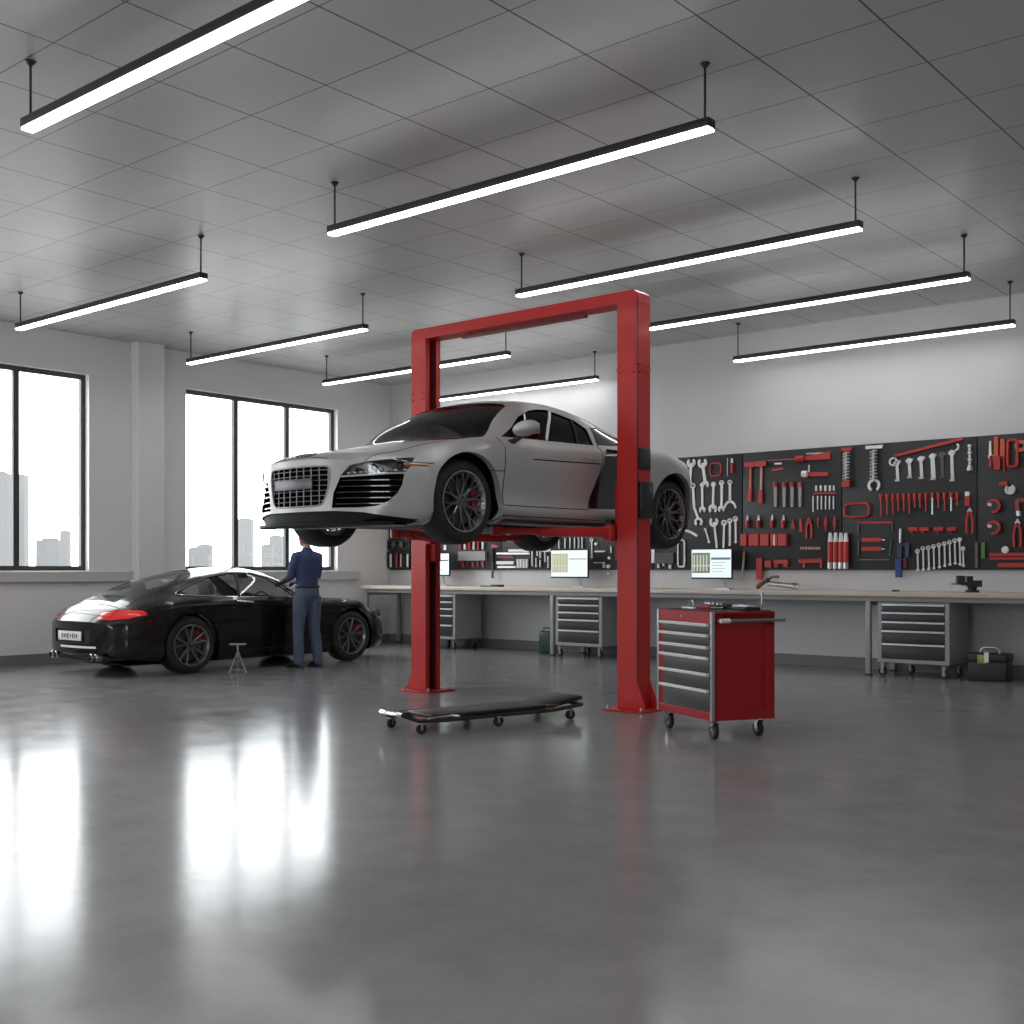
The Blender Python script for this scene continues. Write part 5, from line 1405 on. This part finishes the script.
hang('red_vise_grip', 'wide red clamp with two feet under the red cases', 'clamp', None, [('body', a, TOOLRED), ('foot', b, TOOLRED), ('foot', c, TOOLRED)], .003)
for k, x in enumerate((831.8, 837.2, 842.6, 847.6)):
    a, b, c = MB(), MB(), MB(); rod(a, x, 541.9, x, 562.5, .034, d=.045); rod(b, x, 532.8, x, 541.9, .020, .032, d=.045); rod(c, x, 562.5, x, 568.9, .034, d=.045)
    hang('torque_tube', 'upright red cylinder with silver ends, %s of four side by side' % ('first', 'second', 'third', 'fourth')[k], 'cylinder tool', 'four upright red cylinders', [('tube', a, TOOLRED), ('neck', b, TOOLWHITE), ('end_cap', c, STEEL)])
a, b = MB(), MB(); bar(a, 744.8, 551.5, 744.2, 560, .02, .036, .02); bar(b, 744.2, 560, 742, 580, .022, .03, .016)
hang('paint_brush', 'slim brush with wooden tip hanging between right monitor and red bar', 'brush', None, [('tip', a, mat('tan_wood', (.45, .25, .13), .5)), ('handle', b, TOOLSTEEL)])
# --- coils
def coil(x, y0, y1, yt, hw, m, label, bottom):
    a, b, c = MB(), MB(), MB(); p = W(x, yt); a.bx(p[0]-hw, p[0]+hw, BY-.05, BY-.006, p[1]-.02, p[1]+.02)
    pa = W(x, y0); pb = W(x, y1); n = 90; r = .042
    b.tube([(pa[0]+r*math.cos(2*PI*9*k/n), BY-.055-r*math.sin(2*PI*9*k/n), pa[1]+(pb[1]-pa[1])*k/n) for k in range(n+1)], .009, 5)
    rod(b, x, y0-1, x, y1+1, .013, d=.055)
    q = W(x, y1+3)
    if bottom == 'block': c.bx(q[0]-.05, q[0]+.05, BY-.08, BY-.01, q[1]-.04, q[1]+.04)
    else: arc(c, x, y1+5, .05, .082, -60, 240, th=.02, d=.03)
    hang('spring_compressor', label, 'spring compressor', 'coiled spring tools', [('crosspiece', a, m), ('coil', b, TOOLSTEEL), ('foot', c, m)])
coil(847.9, 453, 481, 449.4, .07, TOOLRED, 'coiled spring tool with red top and red foot', 'block')
coil(875.3, 451, 480.5, 447.3, .11, TOOLWHITE, 'coiled silver spring tool ending in a round silver jaw', 'jaw')
loop(857.6, 510.4, .165, .085, .016, TOOLRED, 'hand_saw_handle', 'red D shaped handle loop under the red coiled tool', 'handle', p=.45, d=.03)
# --- the slanted rail with ring wrenches
a = MB(); bar(a, 895.6, 456.3, 964, 438.5, .032, .036, .03); hang('wrench_rail', 'long slanted red rail above the hanging silver wrenches', 'rail', None, [('r', a, TOOLRED)])
G2 = 'silver wrenches under the slanted red rail'
L2 = ('silver ring wrench at the left end under the slanted red rail', 'short silver wrench, second under the slanted rail', 'silver wrench, third under the slanted rail', 'broad silver wrench, fourth under the slanted rail', 'dull dark grey wrench, fifth under the slanted rail', 'longest silver wrench at the right end under the slanted rail')
for k, (x, y0, y1) in enumerate(((897.6, 463, 480.5), (909.8, 461, 477.5), (921.5, 459, 478), (933.2, 456.5, 479), (942.5, 455, 477.5), (952.3, 453, 480.5))):
    mb = MB(); bar(mb, x-.3, y0, x+.8, y1, .034 if k != 3 else .05, .04 if k != 3 else .055)
    if k == 0: arc(mb, 893.8, 461.8, .036, .056, th=.02)
    head(mb, x, y0, 90, .036, 'b' if k else 'b'); bar(mb, x-2.2, y1, x+2.6, y1, .022)
    for s in (-1, 1): bar(mb, x, y0-.6, x+s*3.6, y0-.6-s*.9, .024, .03)
    if k == 5: arc(mb, 955.5, 447, .03, .052, -80, 60, th=.018); 
    hang('wrench', L2[k], 'wrench', G2, [('w', mb, TOOLSTEEL if k != 4 else mat('dull_grey_tool', (.10, .10, .10), .5))])
mb = MB()
for q in range(7): y = 446+q*3.4; rod(mb, 970.7, y-1.2, 970.7, y+1.2, .024 if q % 2 == 0 else .016, d=.03)
rod(mb, 970.7, 445, 970.7, 470, .010, d=.03); rod(mb, 970.7, 467.5, 970.7, 470.8, .032, d=.036)
hang('socket_stick', 'upright stack of pale sockets right of the slanted rail', 'socket set', None, [('s', mb, TOOLWHITE)])
# --- row of fourteen screwdrivers
xs = (882.7, 888.7, 894.7, 899.9, 905.5, 911, 916.2, 921.8, 927.6, 933.9, 940.1, 946.1, 952.8, 958.9); yb = (885, 870, 870, 835, 830, 865, 795, 800, 835, 865, 800, 830, 830, 780)
a = MB(); bar(a, 880, 500.2, 962, 498.2, .028, .028, .03); hang('screwdriver_rack', 'long dark red rack holding the row of red screwdrivers', 'rack', None, [('r', a, mat('dark_red_rack', (.20, .015, .015), .5))])
nth = ('leftmost', 'second', 'third', 'fourth', 'fifth', 'sixth', 'seventh', 'eighth', 'ninth', 'tenth', 'eleventh', 'twelfth', 'thirteenth', 'rightmost')
for k, (x, y) in enumerate(zip(xs, yb)):
    yt = 494.3-.15*k; a, b = MB(), MB(); rod(a, x, yt, x, yt+5, .024, .020, d=.048); rod(b, x, yt+5, x, 430+y/10.24, .011, d=.048)
    hang('screwdriver', 'red screwdriver in the long rack, %s of the row' % nth[k], 'screwdriver', 'row of red screwdrivers', [('handle', a, TOOLRED), ('shaft', b, TOOLRED if k != 9 and k != 12 else TOOLSTEEL)])
a, b = MB(), MB(); blk(a, 966, 491.8, 970.6, 496.4, .04); blk(b, 966, 496.4, 971, 506, .05)
hang('marker_bottle', 'small red bottle with a white square cap at the right end of the rack', 'bottle', None, [('cap', a, TOOLWHITE), ('bottle', b, TOOLRED)], .004)
pliers(970.3, 508, 511.5, 533.5, 3.2, 'red handled pliers hanging below the white capped bottle')
# --- saw, blue pliers, cases, combination wrenches
a, b, c = MB(), MB(), MB(); bar(a, 859, 522.6, 893.3, 522.4, .026, .026, .02); bar(b, 859, 523, 858.7, 534, .012); bar(b, 893, 523, 893, 531, .012); bar(b, 859, 540, 858.6, 556, .012); bar(b, 892, 540, 890, 556, .012); bar(b, 860, 559.8, 890, 559.6, .012)
hang('hacksaw', 'hacksaw frame with a red top bar under the D shaped handle', 'hacksaw', None, [('red_spine', a, TOOLRED), ('frame', b, mat('saw_grey', (.14, .17, .17), .4, .4))])
for y, l in ((539.8, 'upper'), (548.9, 'lower')):
    a, b = MB(), MB(); bar(a, 862.5, y, 882, y, .05, .05, .025); bar(b, 882, y, 885, y, .02)
    hang('utility_knife', '%s red flat knife inside the hacksaw frame' % l, 'knife', 'red flat knives', [('grip', a, TOOLRED), ('blade', b, TOOLSTEEL)])
a, b, c = MB(), MB(), MB(); rod(a, 901.6, 528.7, 901.2, 543, .018, d=.03); blk(b, 898, 543.5, 903, 557.5, .04); blk(b, 906, 543.5, 910.3, 557.5, .04); blk(b, 898, 543, 910, 546, .03); blk(c, 896.6, 558.8, 902.6, 577.4, .045)
d_ = MB(); bar(d_, 905, 558.5, 906, 568.5, .05, .03, .02)
hang('snips', 'blue handled snips hanging past the lower edge of the board', 'snips', None, [('steel_jaw', a, TOOLSTEEL), ('hinge', b, mat('slate_blue', (.03, .045, .10), .5)), ('blue_grip', c, TOOLBLUE), ('red_grip', d_, mat('dark_red_rack', (0, 0, 0)))], .003)
for k, (xa, xb) in enumerate(((909.7, 919.3), (920.4, 930.2), (935, 944.6), (948, 957.6))):
    a = MB(); blk(a, xa, 527.2, xb, 531.2, .05); b = MB(); bar(b, xa+2.5, 531, xa+3.2, 534, .03)
    hang('ratchet_strap', 'short red strap roll above the combination wrenches, %s from the left' % ('first', 'second', 'third', 'fourth')[k], 'strap', 'red strap rolls', [('roll', a, TOOLRED), ('tail', b, TOOLRED)], .006)
xt = (570, 610, 650, 688, 728, 767, 805, 843, 878, 903); y0 = (375, 355, 350, 340, 330, 320, 310, 298, 290, 355); y1 = (510, 507, 503, 497, 490, 480, 470, 462, 470, 480)
nth = ('leftmost', 'second', 'third', 'fourth', 'fifth', 'sixth', 'seventh', 'eighth', 'ninth')
for k in range(10):
    x = 840+xt[k]/7.314; ya = 500+y0[k]/7.314; yb_ = 500+y1[k]/7.314
    wrench(x, ya, x+.5, yb_, .027, .018, 'r' if k < 8 else 'b', 'b', .017, ('slim silver combination wrench, %s in the rising row' % nth[k]) if k < 9 else 'lowest short silver wrench at the right end of the rising row', 'rising row of slim silver wrenches', m=TOOLSTEEL)
a = MB(); blk(a, 975.6, 542, 978.4, 568, .02); hang('steel_ruler', 'upright dark grey ruled strip on the seam of the boards', 'ruler', None, [('r', a, mat('grey_rule', (.12, .12, .12), .5, var=.5, scale=80))])
# --- right edge
a, b = MB(), MB(); rod(a, 991, 441, 991.4, 456, .012, .02, d=.03); bar(a, 988.5, 457, 995, 456.5, .03); rod(b, 991.4, 456, 991.6, 467, .016, d=.03)
hang('screwdriver', 'screwdriver with pale shaft up and crosspiece, near the board seam at right', 'screwdriver', None, [('shaft', a, TOOLWHITE), ('handle', b, TOOLRED)])
a, b = MB(), MB(); bar(a, 996.8, 437, 996.8, 456, .05, .05, .03); bar(b, 997, 456, 998, 470, .10, .07, .03); hang('tin_snips', 'tall orange and red snips at the top right', 'snips', None, [('upper_grip', a, TOOLORANGE), ('jaw', b, TOOLRED)], .003)
a, b = MB(), MB(); bar(a, 1003.4, 439, 1003.2, 456, .05, .05, .03); bar(b, 1001, 456.5, 1006, 456.5, .04); rod(b, 1004.6, 457, 1004.8, 472, .009); hang('tin_snips', 'orange grip tool with thin red stem right of the tall snips', 'tool', None, [('grip', a, TOOLORANGE), ('stem', b, TOOLRED)])
loop(1013.3, 453.5, .055, .155, .02, TOOLRED, 'hose_clamp_pliers', 'tall narrow red loop tool near the right edge', 'clamp', p=.3)
a = MB(); arc(a, 1021.5, 446, .03, .07, th=.03); hang('hose_reel', 'orange ring tool cut by the right edge, top', 'ring', None, [('r', a, TOOLORANGE)])
a, b = MB(), MB(); bar(a, 1000, 484.3, 1008, 483.2, .05, .05, .03); arc(b, 1010.8, 489.5, .035, .06, 130, 430, th=.03); arc(b, 1010.8, 489.5, .0, .034, th=.012)
hang('dial_gauge', 'silver round gauge with a red arm on the right board', 'gauge', None, [('arm', a, TOOLRED), ('dial', b, TOOLSTEEL)])
for y, l in ((506, 'upper'), (527.6, 'lower')):
    a, b, c = MB(), MB(), MB(); arc(a, 994.4, y, .055, .085, -110, 160, th=.035, d=.01, asp=1.0); arc(b, 994.4, y, .0, .055, th=.03, d=.01); bar(c, 989, y-1.5, 993, y-1.0, .03, .035, .01, .045)
    hang('tape_measure', '%s round black and red tape measure on the right board' % l, 'tape measure', 'round tape measures', [('ring', a, TOOLRED), ('drum', b, TOOLDARK), ('tab', c, TOOLSTEEL)])
a, b = MB(), MB(); bar(a, 1017.5, 500, 1018.3, 514, .05, .04, .03); bar(a, 1017.5, 501, 1024, 500, .05); rod(b, 1019.5, 511, 1019.5, 516, .025)
hang('pipe_cutter', 'dull red pipe cutter with silver knob cut by the right edge', 'pipe cutter', None, [('frame', a, mat('dull_red', (.30, .08, .06), .5)), ('knob', b, TOOLSTEEL)])
pliers(1018, 519, 523, 547, 3.6, 'long handled red pliers at the right edge under the pipe cutter')
a = MB(); blk(a, 982, 543, 985.6, 558.5, .02); hang('green_card', 'small upright green strip beside the ruled strip', 'strip', None, [('g', a, mat('green_strip', (.10, .22, .05), .5))])
a = MB(); arc(a, 1005.9, 549.8, .001, .042, th=.03); hang('round_dial', 'pale round knob above the long red bars at right', 'knob', None, [('k', a, TOOLWHITE)])
for (x0, y, w, l) in ((989.8, 554.6, .04, 'top one'), (989.8, 558.6, .026, 'middle one'), (998.4, 565.2, .05, 'bottom one')):
    a = MB(); bar(a, x0, y, 1034, y-.2, w, w, .02); hang('red_bar', 'long horizontal red bar at the lower right of the board, %s' % l, 'bar', 'long red bars', [('b', a, TOOLRED)])
# --- behind the lift and under the silver car
G3 = 'small tools on the board seen under the silver car'
def small(kind, label, *q, m=TOOLSTEEL, cat='tool'):
    mb = MB()
    if kind == 'bar': bar(mb, *q)
    elif kind == 'blk': blk(mb, *q)
    elif kind == 'rod': rod(mb, *q)
    elif kind == 'dot': arc(mb, q[0], q[1], .001, q[2], th=.03)
    return mb, m
def sm(name, label, kind, q, m, cat='tool'):
    mb, m = small(kind, label, *q, m=m); return hang(name, label, cat, G3, [('p', mb, m)])
REDD = mat('dark_red_rack', (0, 0, 0))
a = MB(); 
for (x0, y0_, x1, y1_) in ((389.5, 540, 411.5, 549), (389.5, 552, 411.5, 568)):
    for (p, q, r_, s_) in ((x0, y0_, x1, y0_+1), (x0, y1_-1, x1, y1_), (x0, y0_, x0+.8, y1_), (x1-.8, y0_, x1, y1_)): blk(a, p, q, r_, s_, .05)
hang('tool_holder', 'black two-tier holder frame in the far corner left of the left column', 'rack', None, [('f', a, TOOLDARK)])
for x, m, l in ((392, TOOLSTEEL, 'grey rod, leftmost in the corner holder'), (397.8, TOOLRED, 'red rod in the corner holder'), (402.2, mat('pink_sockets', (0, 0, 0)), 'pinkish rod in the corner holder'), (409, TOOLWHITE, 'pale rod, rightmost in the corner holder')):
    sm('hand_tool', l, 'rod', (x, 554, x, 567, .022), m)
for x, l in ((394.5, 'left'), (402.3, 'right')): sm('round_tool', '%s grey disc in the upper tier of the corner holder' % l, 'dot', (x, 544.5, .05), mat('dull_grey_tool', (0, 0, 0)))
sm('wall_clock_card', 'small white card on the board above the half hidden monitor', 'blk', (444, 545, 446.5, 550, .01), TOOLWHITE, 'card')
import itertools
nm = ('first', 'second', 'third', 'fourth', 'fifth', 'sixth', 'seventh')
for k, x in enumerate((461.5, 466, 470.5, 475, 479.5, 484)):
    sm('hand_tool', 'short %s tool in the upper row between the raised wheels, %s from left' % ('red' if k % 2 == 0 else 'pale', nm[k]), 'rod', (x, 541, x, 549.5, .022), (TOOLRED, TOOLWHITE)[k % 2])
sm('grey_tray', 'wide grey tray on the board between the raised wheels', 'blk', (460, 551.5, 487, 560.5, .05), mat('tray_grey', (.28, .28, .29), .5), 'tray')
for k, x in enumerate((463, 468, 473, 478, 483)):
    sm('hand_tool', 'small dark red tool in the row below the grey tray, %s from left' % nm[k], 'bar', (x, 561.5, x+.8, 567, .045, .03), REDD if k % 2 else TOOLRED)
a, b = MB(), MB(); rod(a, 493.8, 548, 493.6, 562, .02); rod(b, 493.6, 562, 493.6, 578, .02); c = MB(); bar(c, 492, 546.5, 499, 546.5, .07, .02)
hang('pry_bar', 'long thin rod with red head hanging below the board between the raised wheels', 'pry bar', None, [('upper', a, TOOLDARK), ('lower', b, mat('dull_grey_tool', (0, 0, 0))), ('head', c, TOOLRED)])
for (x0, y, x1, w, l, m) in ((497, 553.5, 530, .03, 'upper long pale bar right of the long thin rod', TOOLSTEEL), (498, 557, 514, .035, 'red bar under the long pale bar', REDD), (497, 562.8, 514, .05, 'bright pale bar right of the long thin rod', TOOLWHITE), (498, 567, 516, .03, 'lowest grey bar right of the long thin rod', TOOLSTEEL), (509, 550.5, 530, .04, 'topmost pale bar under the far rear wheel', TOOLWHITE)):
    sm('hand_tool', l, 'bar', (x0, y, x1, y, w), m)
for k, x in enumerate((519, 522, 525, 528)):
    sm('socket', 'upright silver socket, %s of the four beneath the far rear wheel' % nm[k], 'rod', (x, 559, x, 568, .022), TOOLWHITE, 'socket')
for k, (x, y0_, y1_) in enumerate(((533, 549, 566), (538, 543.5, 556), (541, 543.5, 558), (537, 558, 567), (541, 560, 567), (546, 552, 562), (549, 556, 568))):
    sm('hand_tool', 'slim grey tool left of the middle monitor, %s from left' % nm[k], 'rod', (x, y0_, x+.3, y1_, .016), TOOLSTEEL)
sm('pale_bar', 'pale horizontal bar at the top left of the middle monitor', 'bar', (541, 550.5, 551, 550.2, .05), TOOLWHITE)
for k, x in enumerate((560, 566, 571, 575.5, 579.5, 583)):
    sm('hand_tool', 'slim tool above the middle monitor, %s from left' % nm[k], 'rod', (x, 537.5, x, 548.5, .014), TOOLSTEEL if k % 2 else TOOLWHITE)
wrench(592.2, 540, 592.4, 557, .03, .022, 'r', 'r', .02, 'slim silver wrench right of the middle monitor', G3, m=TOOLWHITE)
sm('round_tool', 'small white disc between the slim wrench and the right lift column', 'dot', (596.8, 543.8, .024), TOOLWHITE)
sm('hand_tool', 'white horizontal bar right of the middle monitor', 'bar', (595, 551.5, 605.5, 551.3, .024), TOOLWHITE)
a = MB(); bar(a, 594, 562.8, 605, 562.6, .018); bar(a, 604.3, 562.8, 604.3, 568, .04); hang('corner_square', 'small L shaped square near the right lift column', 'square', None, [('s', a, TOOLSTEEL)])
for (x, y, r_, l) in ((610, 558, .022, 'upper'), (609, 566.5, .030, 'middle'), (608.8, 573.5, .022, 'lowest')):
    sm('round_tool', '%s white knob in the column of knobs beside the right lift column' % l, 'dot', (x, y, r_), TOOLWHITE)
sm('hand_tool', 'short pale upright bar above the white knobs', 'rod', (611.8, 546, 611.8, 553, .014), TOOLWHITE)
sm('hand_tool', 'white upright bar just right of the right lift column', 'bar', (653.5, 549, 653.5, 563, .05), TOOLWHITE)
sm('grey_tray', 'dark green grey tray under the raised rear wheel', 'blk', (657, 553, 675, 563.5, .05), mat('tray_green_grey', (.05, .06, .055), .5), 'tray')
for (x, y, l) in ((659.5, 566, 'left'), (664.8, 563.8, 'middle'), (671, 566.8, 'right')):
    sm('socket', 'tiny chrome socket below the dark tray, %s one' % l, 'rod', (x, y-2.2, x, y+2, .02), TOOLWHITE, 'socket')
# ------------------------------------------------------------------ mechanic (faces the car, -X)
def person():
    # local frame: x = forward, y = left, z = up
    t = thing('person', 'mechanic in blue shirt and blue-grey trousers, back turned, reaching to the black car', 'person', (-11.72, 9.81, 0), PI+R(-2))
    SKIN = mat('skin', (.50, .27, .19), .5, var=.05, scale=12)
    SHIRT = mat('blue_work_shirt', (.040, .060, .155), .8, var=.18, scale=9, bump=.25, bscale=28)
    TROU = mat('blue_grey_trousers', (.085, .115, .18), .85, var=.18, scale=9, bump=.25, bscale=24)
    HAIR = mat('light_brown_hair', (.30, .14, .06), .7, var=.35, scale=60, bump=.3, bscale=160)
    GLOVE = mat('dark_gloves', (.02, .022, .026), .65, bump=.1)
    LS, RS = (0.0, .165, 1.435), (0.0, -.165, 1.435)      # shoulders
    LE, RE = (0.06, .215, 1.18), (0.06, -.210, 1.19)     # elbows
    LW, RW_ = (0.33, .15, 1.10), (0.34, -.14, 1.105)     # wrists
    LEGS = {1: [(.012, .088, .92, .095, .085), (.02, .10, .72, .082, .078), (.035, .115, .50, .062, .062), (.01, .128, .30, .060, .058), (-.01, .135, .042, .058, .052)],
            -1: [(-.012, -.088, .92, .095, .085), (-.01, -.10, .72, .082, .078), (.0, -.115, .50, .062, .062), (-.03, -.128, .30, .060, .058), (-.06, -.135, .042, .058, .052)]}
    def figure(k, arms_to, legs=True, torso=True, head=False, lg=1.0):
        mb = MB()
        if torso:
            T = [(0, 0, 1.02, .112, .150), (0, 0, 1.10, .108, .143), (0, 0, 1.20, .112, .152), (-.01, 0, 1.32, .120, .172), (-.015, 0, 1.40, .115, .178), (-.012, 0, 1.455, .095, .158), (-.005, 0, 1.49, .072, .105), (.0, 0, 1.525, .058, .066), (.005, 0, 1.55, .05, .055)]
            if head: T[-1] = (.02, 0, 1.60, .052, .052)
            rings(mb, [(a, b, c, d*k, e*k) for a, b, c, d, e in T])
        if arms_to:
            for Sh, El, Wr in ((LS, LE, LW), (RS, RE, RW_)):
                Sh, El, Wr = Vector(Sh), Vector(El), Vector(Wr); E2 = El+(Wr-El)*arms_to
                mb.tube([Sh*1.0-Vector((0, Sh.y*.35, 0)), Sh, (Sh+El)/2+Vector((0, .01*(1 if Sh.y > 0 else -1), 0)), El, E2], [.070*k, .070*k, .060*k, .054*k, (.050-.018*arms_to)*k], 16)
        if legs:
            rings(mb, [(a, b, c, d*k, e*k) for a, b, c, d, e in [(0, 0, .86, .10, .13), (0, 0, .93, .122, .162), (0, 0, 1.0, .120, .158), (0, 0, 1.06, .113, .150)]])
            for s in (1, -1): rings(mb, [(a, b, c, d*k*lg, e*k*lg) for a, b, c, d, e in reversed(LEGS[s])])
        return mb
    def soft(name, me, m, parent):
        o = finish(name, me, m, parent, 0); o.data.polygons.foreach_set('use_smooth', [True]*len(o.data.polygons)); return o
    bm_ = figure(.88, 1.0, head=True)
    bm_.sphere((.04, 0, 1.665), (.098, .077, .110), 24, 16); bm_.sphere((.07, 0, 1.60), (.060, .052, .045), 16, 10)
    for s, ax, ay in ((1, -.01, .135), (-1, -.06, -.135)): bm_.sphere((ax+.06, ay, .045), (.10, .035, .025), 16, 8)
    body = soft('body', fuse(bm_, .011, 5), SKIN, t)
    # face
    f = MB(); f.sphere((.142, 0, 1.645), (.020, .016, .024), 12, 8); f.build('nose', SKIN, body, smooth=60)
    for s in (-1, 1):
        MB().sphere((.124, s*.032, 1.672), (.012, .014, .010), 12, 8).build('eye', TOOLWHITE, body, smooth=60)
        MB().sphere((.035, s*.083, 1.645), (.022, .012, .034), 12, 8).build('ear', SKIN, body, smooth=60)
    MB().sphere((.128, 0, 1.608), (.012, .026, .007), 12, 6).build('mouth', mat('lips', (.42, .17, .14), .5), body, smooth=60)
    # shirt and trousers
    soft('shirt', fuse(figure(1.06, .38, legs=False), .010, 4), SHIRT, t)
    soft('trousers', fuse(figure(1.06, 0, torso=False, lg=1.12), .010, 4), TROU, t)
    MB().tube([(.118*math.cos(a), .158*math.sin(a), 1.045) for a in [2*PI*k/28 for k in range(28)]], .020, 8, closed=True).build('belt', mat('dark_belt', (.02, .022, .03), .6), t)
    # shoes
    for s, (ax, ay) in ((1, (-.01, .135)), (-1, (-.06, -.135))):
        me = skin_mesh({'h': ((ax-.035, ay, .05), (.048, .046)), 'm': ((ax+.05, ay+s*.008, .05), (.046, .044)), 'b': ((ax+.14, ay+s*.018, .04), (.050, .034)), 't': ((ax+.20, ay+s*.02, .032), (.036, .026)), 'an': ((ax-.02, ay, .11), (.05, .05))},
                       [('h', 'm'), ('m', 'b'), ('b', 't'), ('h', 'an')])
        o = finish('shoe', me, mat('black_shoes', (.014, .014, .015), .5), t, 0); o.data.polygons.foreach_set('use_smooth', [True]*len(o.data.polygons))
        MB().prism(chaikin([(ax-.095, ay-.04), (ax+.05, ay-.045), (ax+.22, ay-.03+s*.02), (ax+.235, ay+s*.02), (ax+.22, ay+.04+s*.02), (ax+.05, ay+.05), (ax-.095, ay+.04)], 2), lambda u, v, d: (u, v, d), 0, .018).build('sole', BLACKM, o)
    # hair: cap of many short tufts hugging the skull
    hb = MB(); hb.sphere((.022, 0, 1.690), (.106, .090, .096), 28, 18)
    hb.v = [v for v in hb.v]
    keep = []
    for f_ in hb.f:
        c = sum((hb.v[i] for i in f_), Vector())/4
        if not (c.x > .055 and c.z < 1.715) and c.z > 1.605 + max(0, c.x)*.6: keep.append(f_)
    hb.f = keep
    hb.v = [v + (v-Vector((.022, 0, 1.690))).normalized()*random.uniform(-.003, .004) for v in hb.v]
    ho = hb.build('hair', HAIR, t, smooth=80)
    sm_ = ho.modifiers.new('thick', 'SOLIDIFY'); sm_.thickness = .012
    # dark sleeves under the rolled cuffs and gloved hands with five fingers each
    for s, W_, Cf, pal in ((1, LW, (.16, .190, 1.15), (.40, .135, 1.092)), (-1, RW_, (.16, -.182, 1.158), (.41, -.12, 1.095))):
        MB().tube([Cf, ((Cf[0]+W_[0])/2, (Cf[1]+W_[1])/2, (Cf[2]+W_[2])/2), W_], [.043, .040, .034], 14).build('undersleeve', GLOVE, t)
        w = Vector(W_); p = Vector(pal); d = (p-w).normalized(); side = Vector((-d.y, d.x, 0)).normalized(); up = d.cross(side)
        J_ = {'w': (tuple(w), (.034, .030)), 'p': (tuple(p), (.044, .024))}; E_ = [('w', 'p')]
        gl = finish('glove', skin_mesh(J_, E_), GLOVE, t, 0); gl.data.polygons.foreach_set('use_smooth', [True]*len(gl.data.polygons))
        for k, (off, ln) in enumerate(((-.032, .062), (-.011, .074), (.011, .078), (.032, .068))):
            b0 = p+side*off+d*.01; b1 = b0+d*ln*.5; b2 = b1+d*ln*.32-Vector((0, 0, ln*.30)); b3 = b2+d*ln*.10-Vector((0, 0, ln*.34))
            fm = skin_mesh({'a': (tuple(b0), .011), 'b': (tuple(b1), .010), 'c': (tuple(b2), .009), 'd': (tuple(b3), .008)}, [('a', 'b'), ('b', 'c'), ('c', 'd')], 1)
            finish('finger', fm, GLOVE, gl, 60)
        tb = w+d*.03-side*s*.0+side*(-s)*.030
        fm = skin_mesh({'a': (tuple(tb), .013), 'b': (tuple(tb+d*.03-side*s*.02-Vector((0, 0, .012))), .011), 'c': (tuple(tb+d*.06-side*s*.018-Vector((0, 0, .028))), .009)}, [('a', 'b'), ('b', 'c')], 1)
        finish('thumb', fm, GLOVE, gl, 60)
person()
# ------------------------------------------------------------------ camera, daylight, view
cam = bpy.data.cameras.new('camera'); co = bpy.data.objects.new('camera', cam); COL.objects.link(co)
cam.sensor_width = 36; cam.lens = FPX*36/1024.0; cam.shift_y = 58/1024.0
cam.clip_start = 0.05; cam.clip_end = 2000
co.location = (0, 0, CAM_H); co.rotation_euler = (R(90), 0, YAW)
SC.camera = co
w = bpy.data.worlds.new('overcast_sky'); SC.world = w; w.use_nodes = True
bg = w.node_tree.nodes['Background']; bg.inputs[0].default_value = (0.965, 0.985, 1.0, 1); bg.inputs[1].default_value = 4.5
for i, (a, b) in enumerate(WINS):
    l = bpy.data.lights.new('window_portal', 'AREA'); l.shape = 'RECTANGLE'; l.size = b-a; l.size_y = WZ1-WZ0
    l.cycles.is_portal = True
    o = bpy.data.objects.new('window_portal', l); COL.objects.link(o)
    o.location = (LEFT_X-TH-0.02, (a+b)/2, (WZ0+WZ1)/2); o.rotation_euler = (R(90), 0, R(-90))
for (a, b) in ADDED_WINS:  # portals of the unseen added windows
    l = bpy.data.lights.new('window_portal', 'AREA'); l.shape = 'RECTANGLE'; l.size = b-a; l.size_y = 2.36
    l.cycles.is_portal = True
    o = bpy.data.objects.new('window_portal', l); COL.objects.link(o)
    o.location = ((a+b)/2, FRONT_Y-0.22, 2.42); o.rotation_euler = (R(90), 0, 0)
SC.view_settings.view_transform = 'Standard'; SC.view_settings.look = 'None'
SC.view_settings.gamma = 1; SC.view_settings.use_curve_mapping = False
SC.view_settings.exposure = 0.72
SC.cycles.max_bounces = 8; SC.cycles.diffuse_bounces = 4; SC.cycles.glossy_bounces = 4; SC.cycles.transparent_max_bounces = 16
SC.cycles.sample_clamp_indirect = 6
SC.cycles.caustics_reflective = False; SC.cycles.caustics_refractive = False
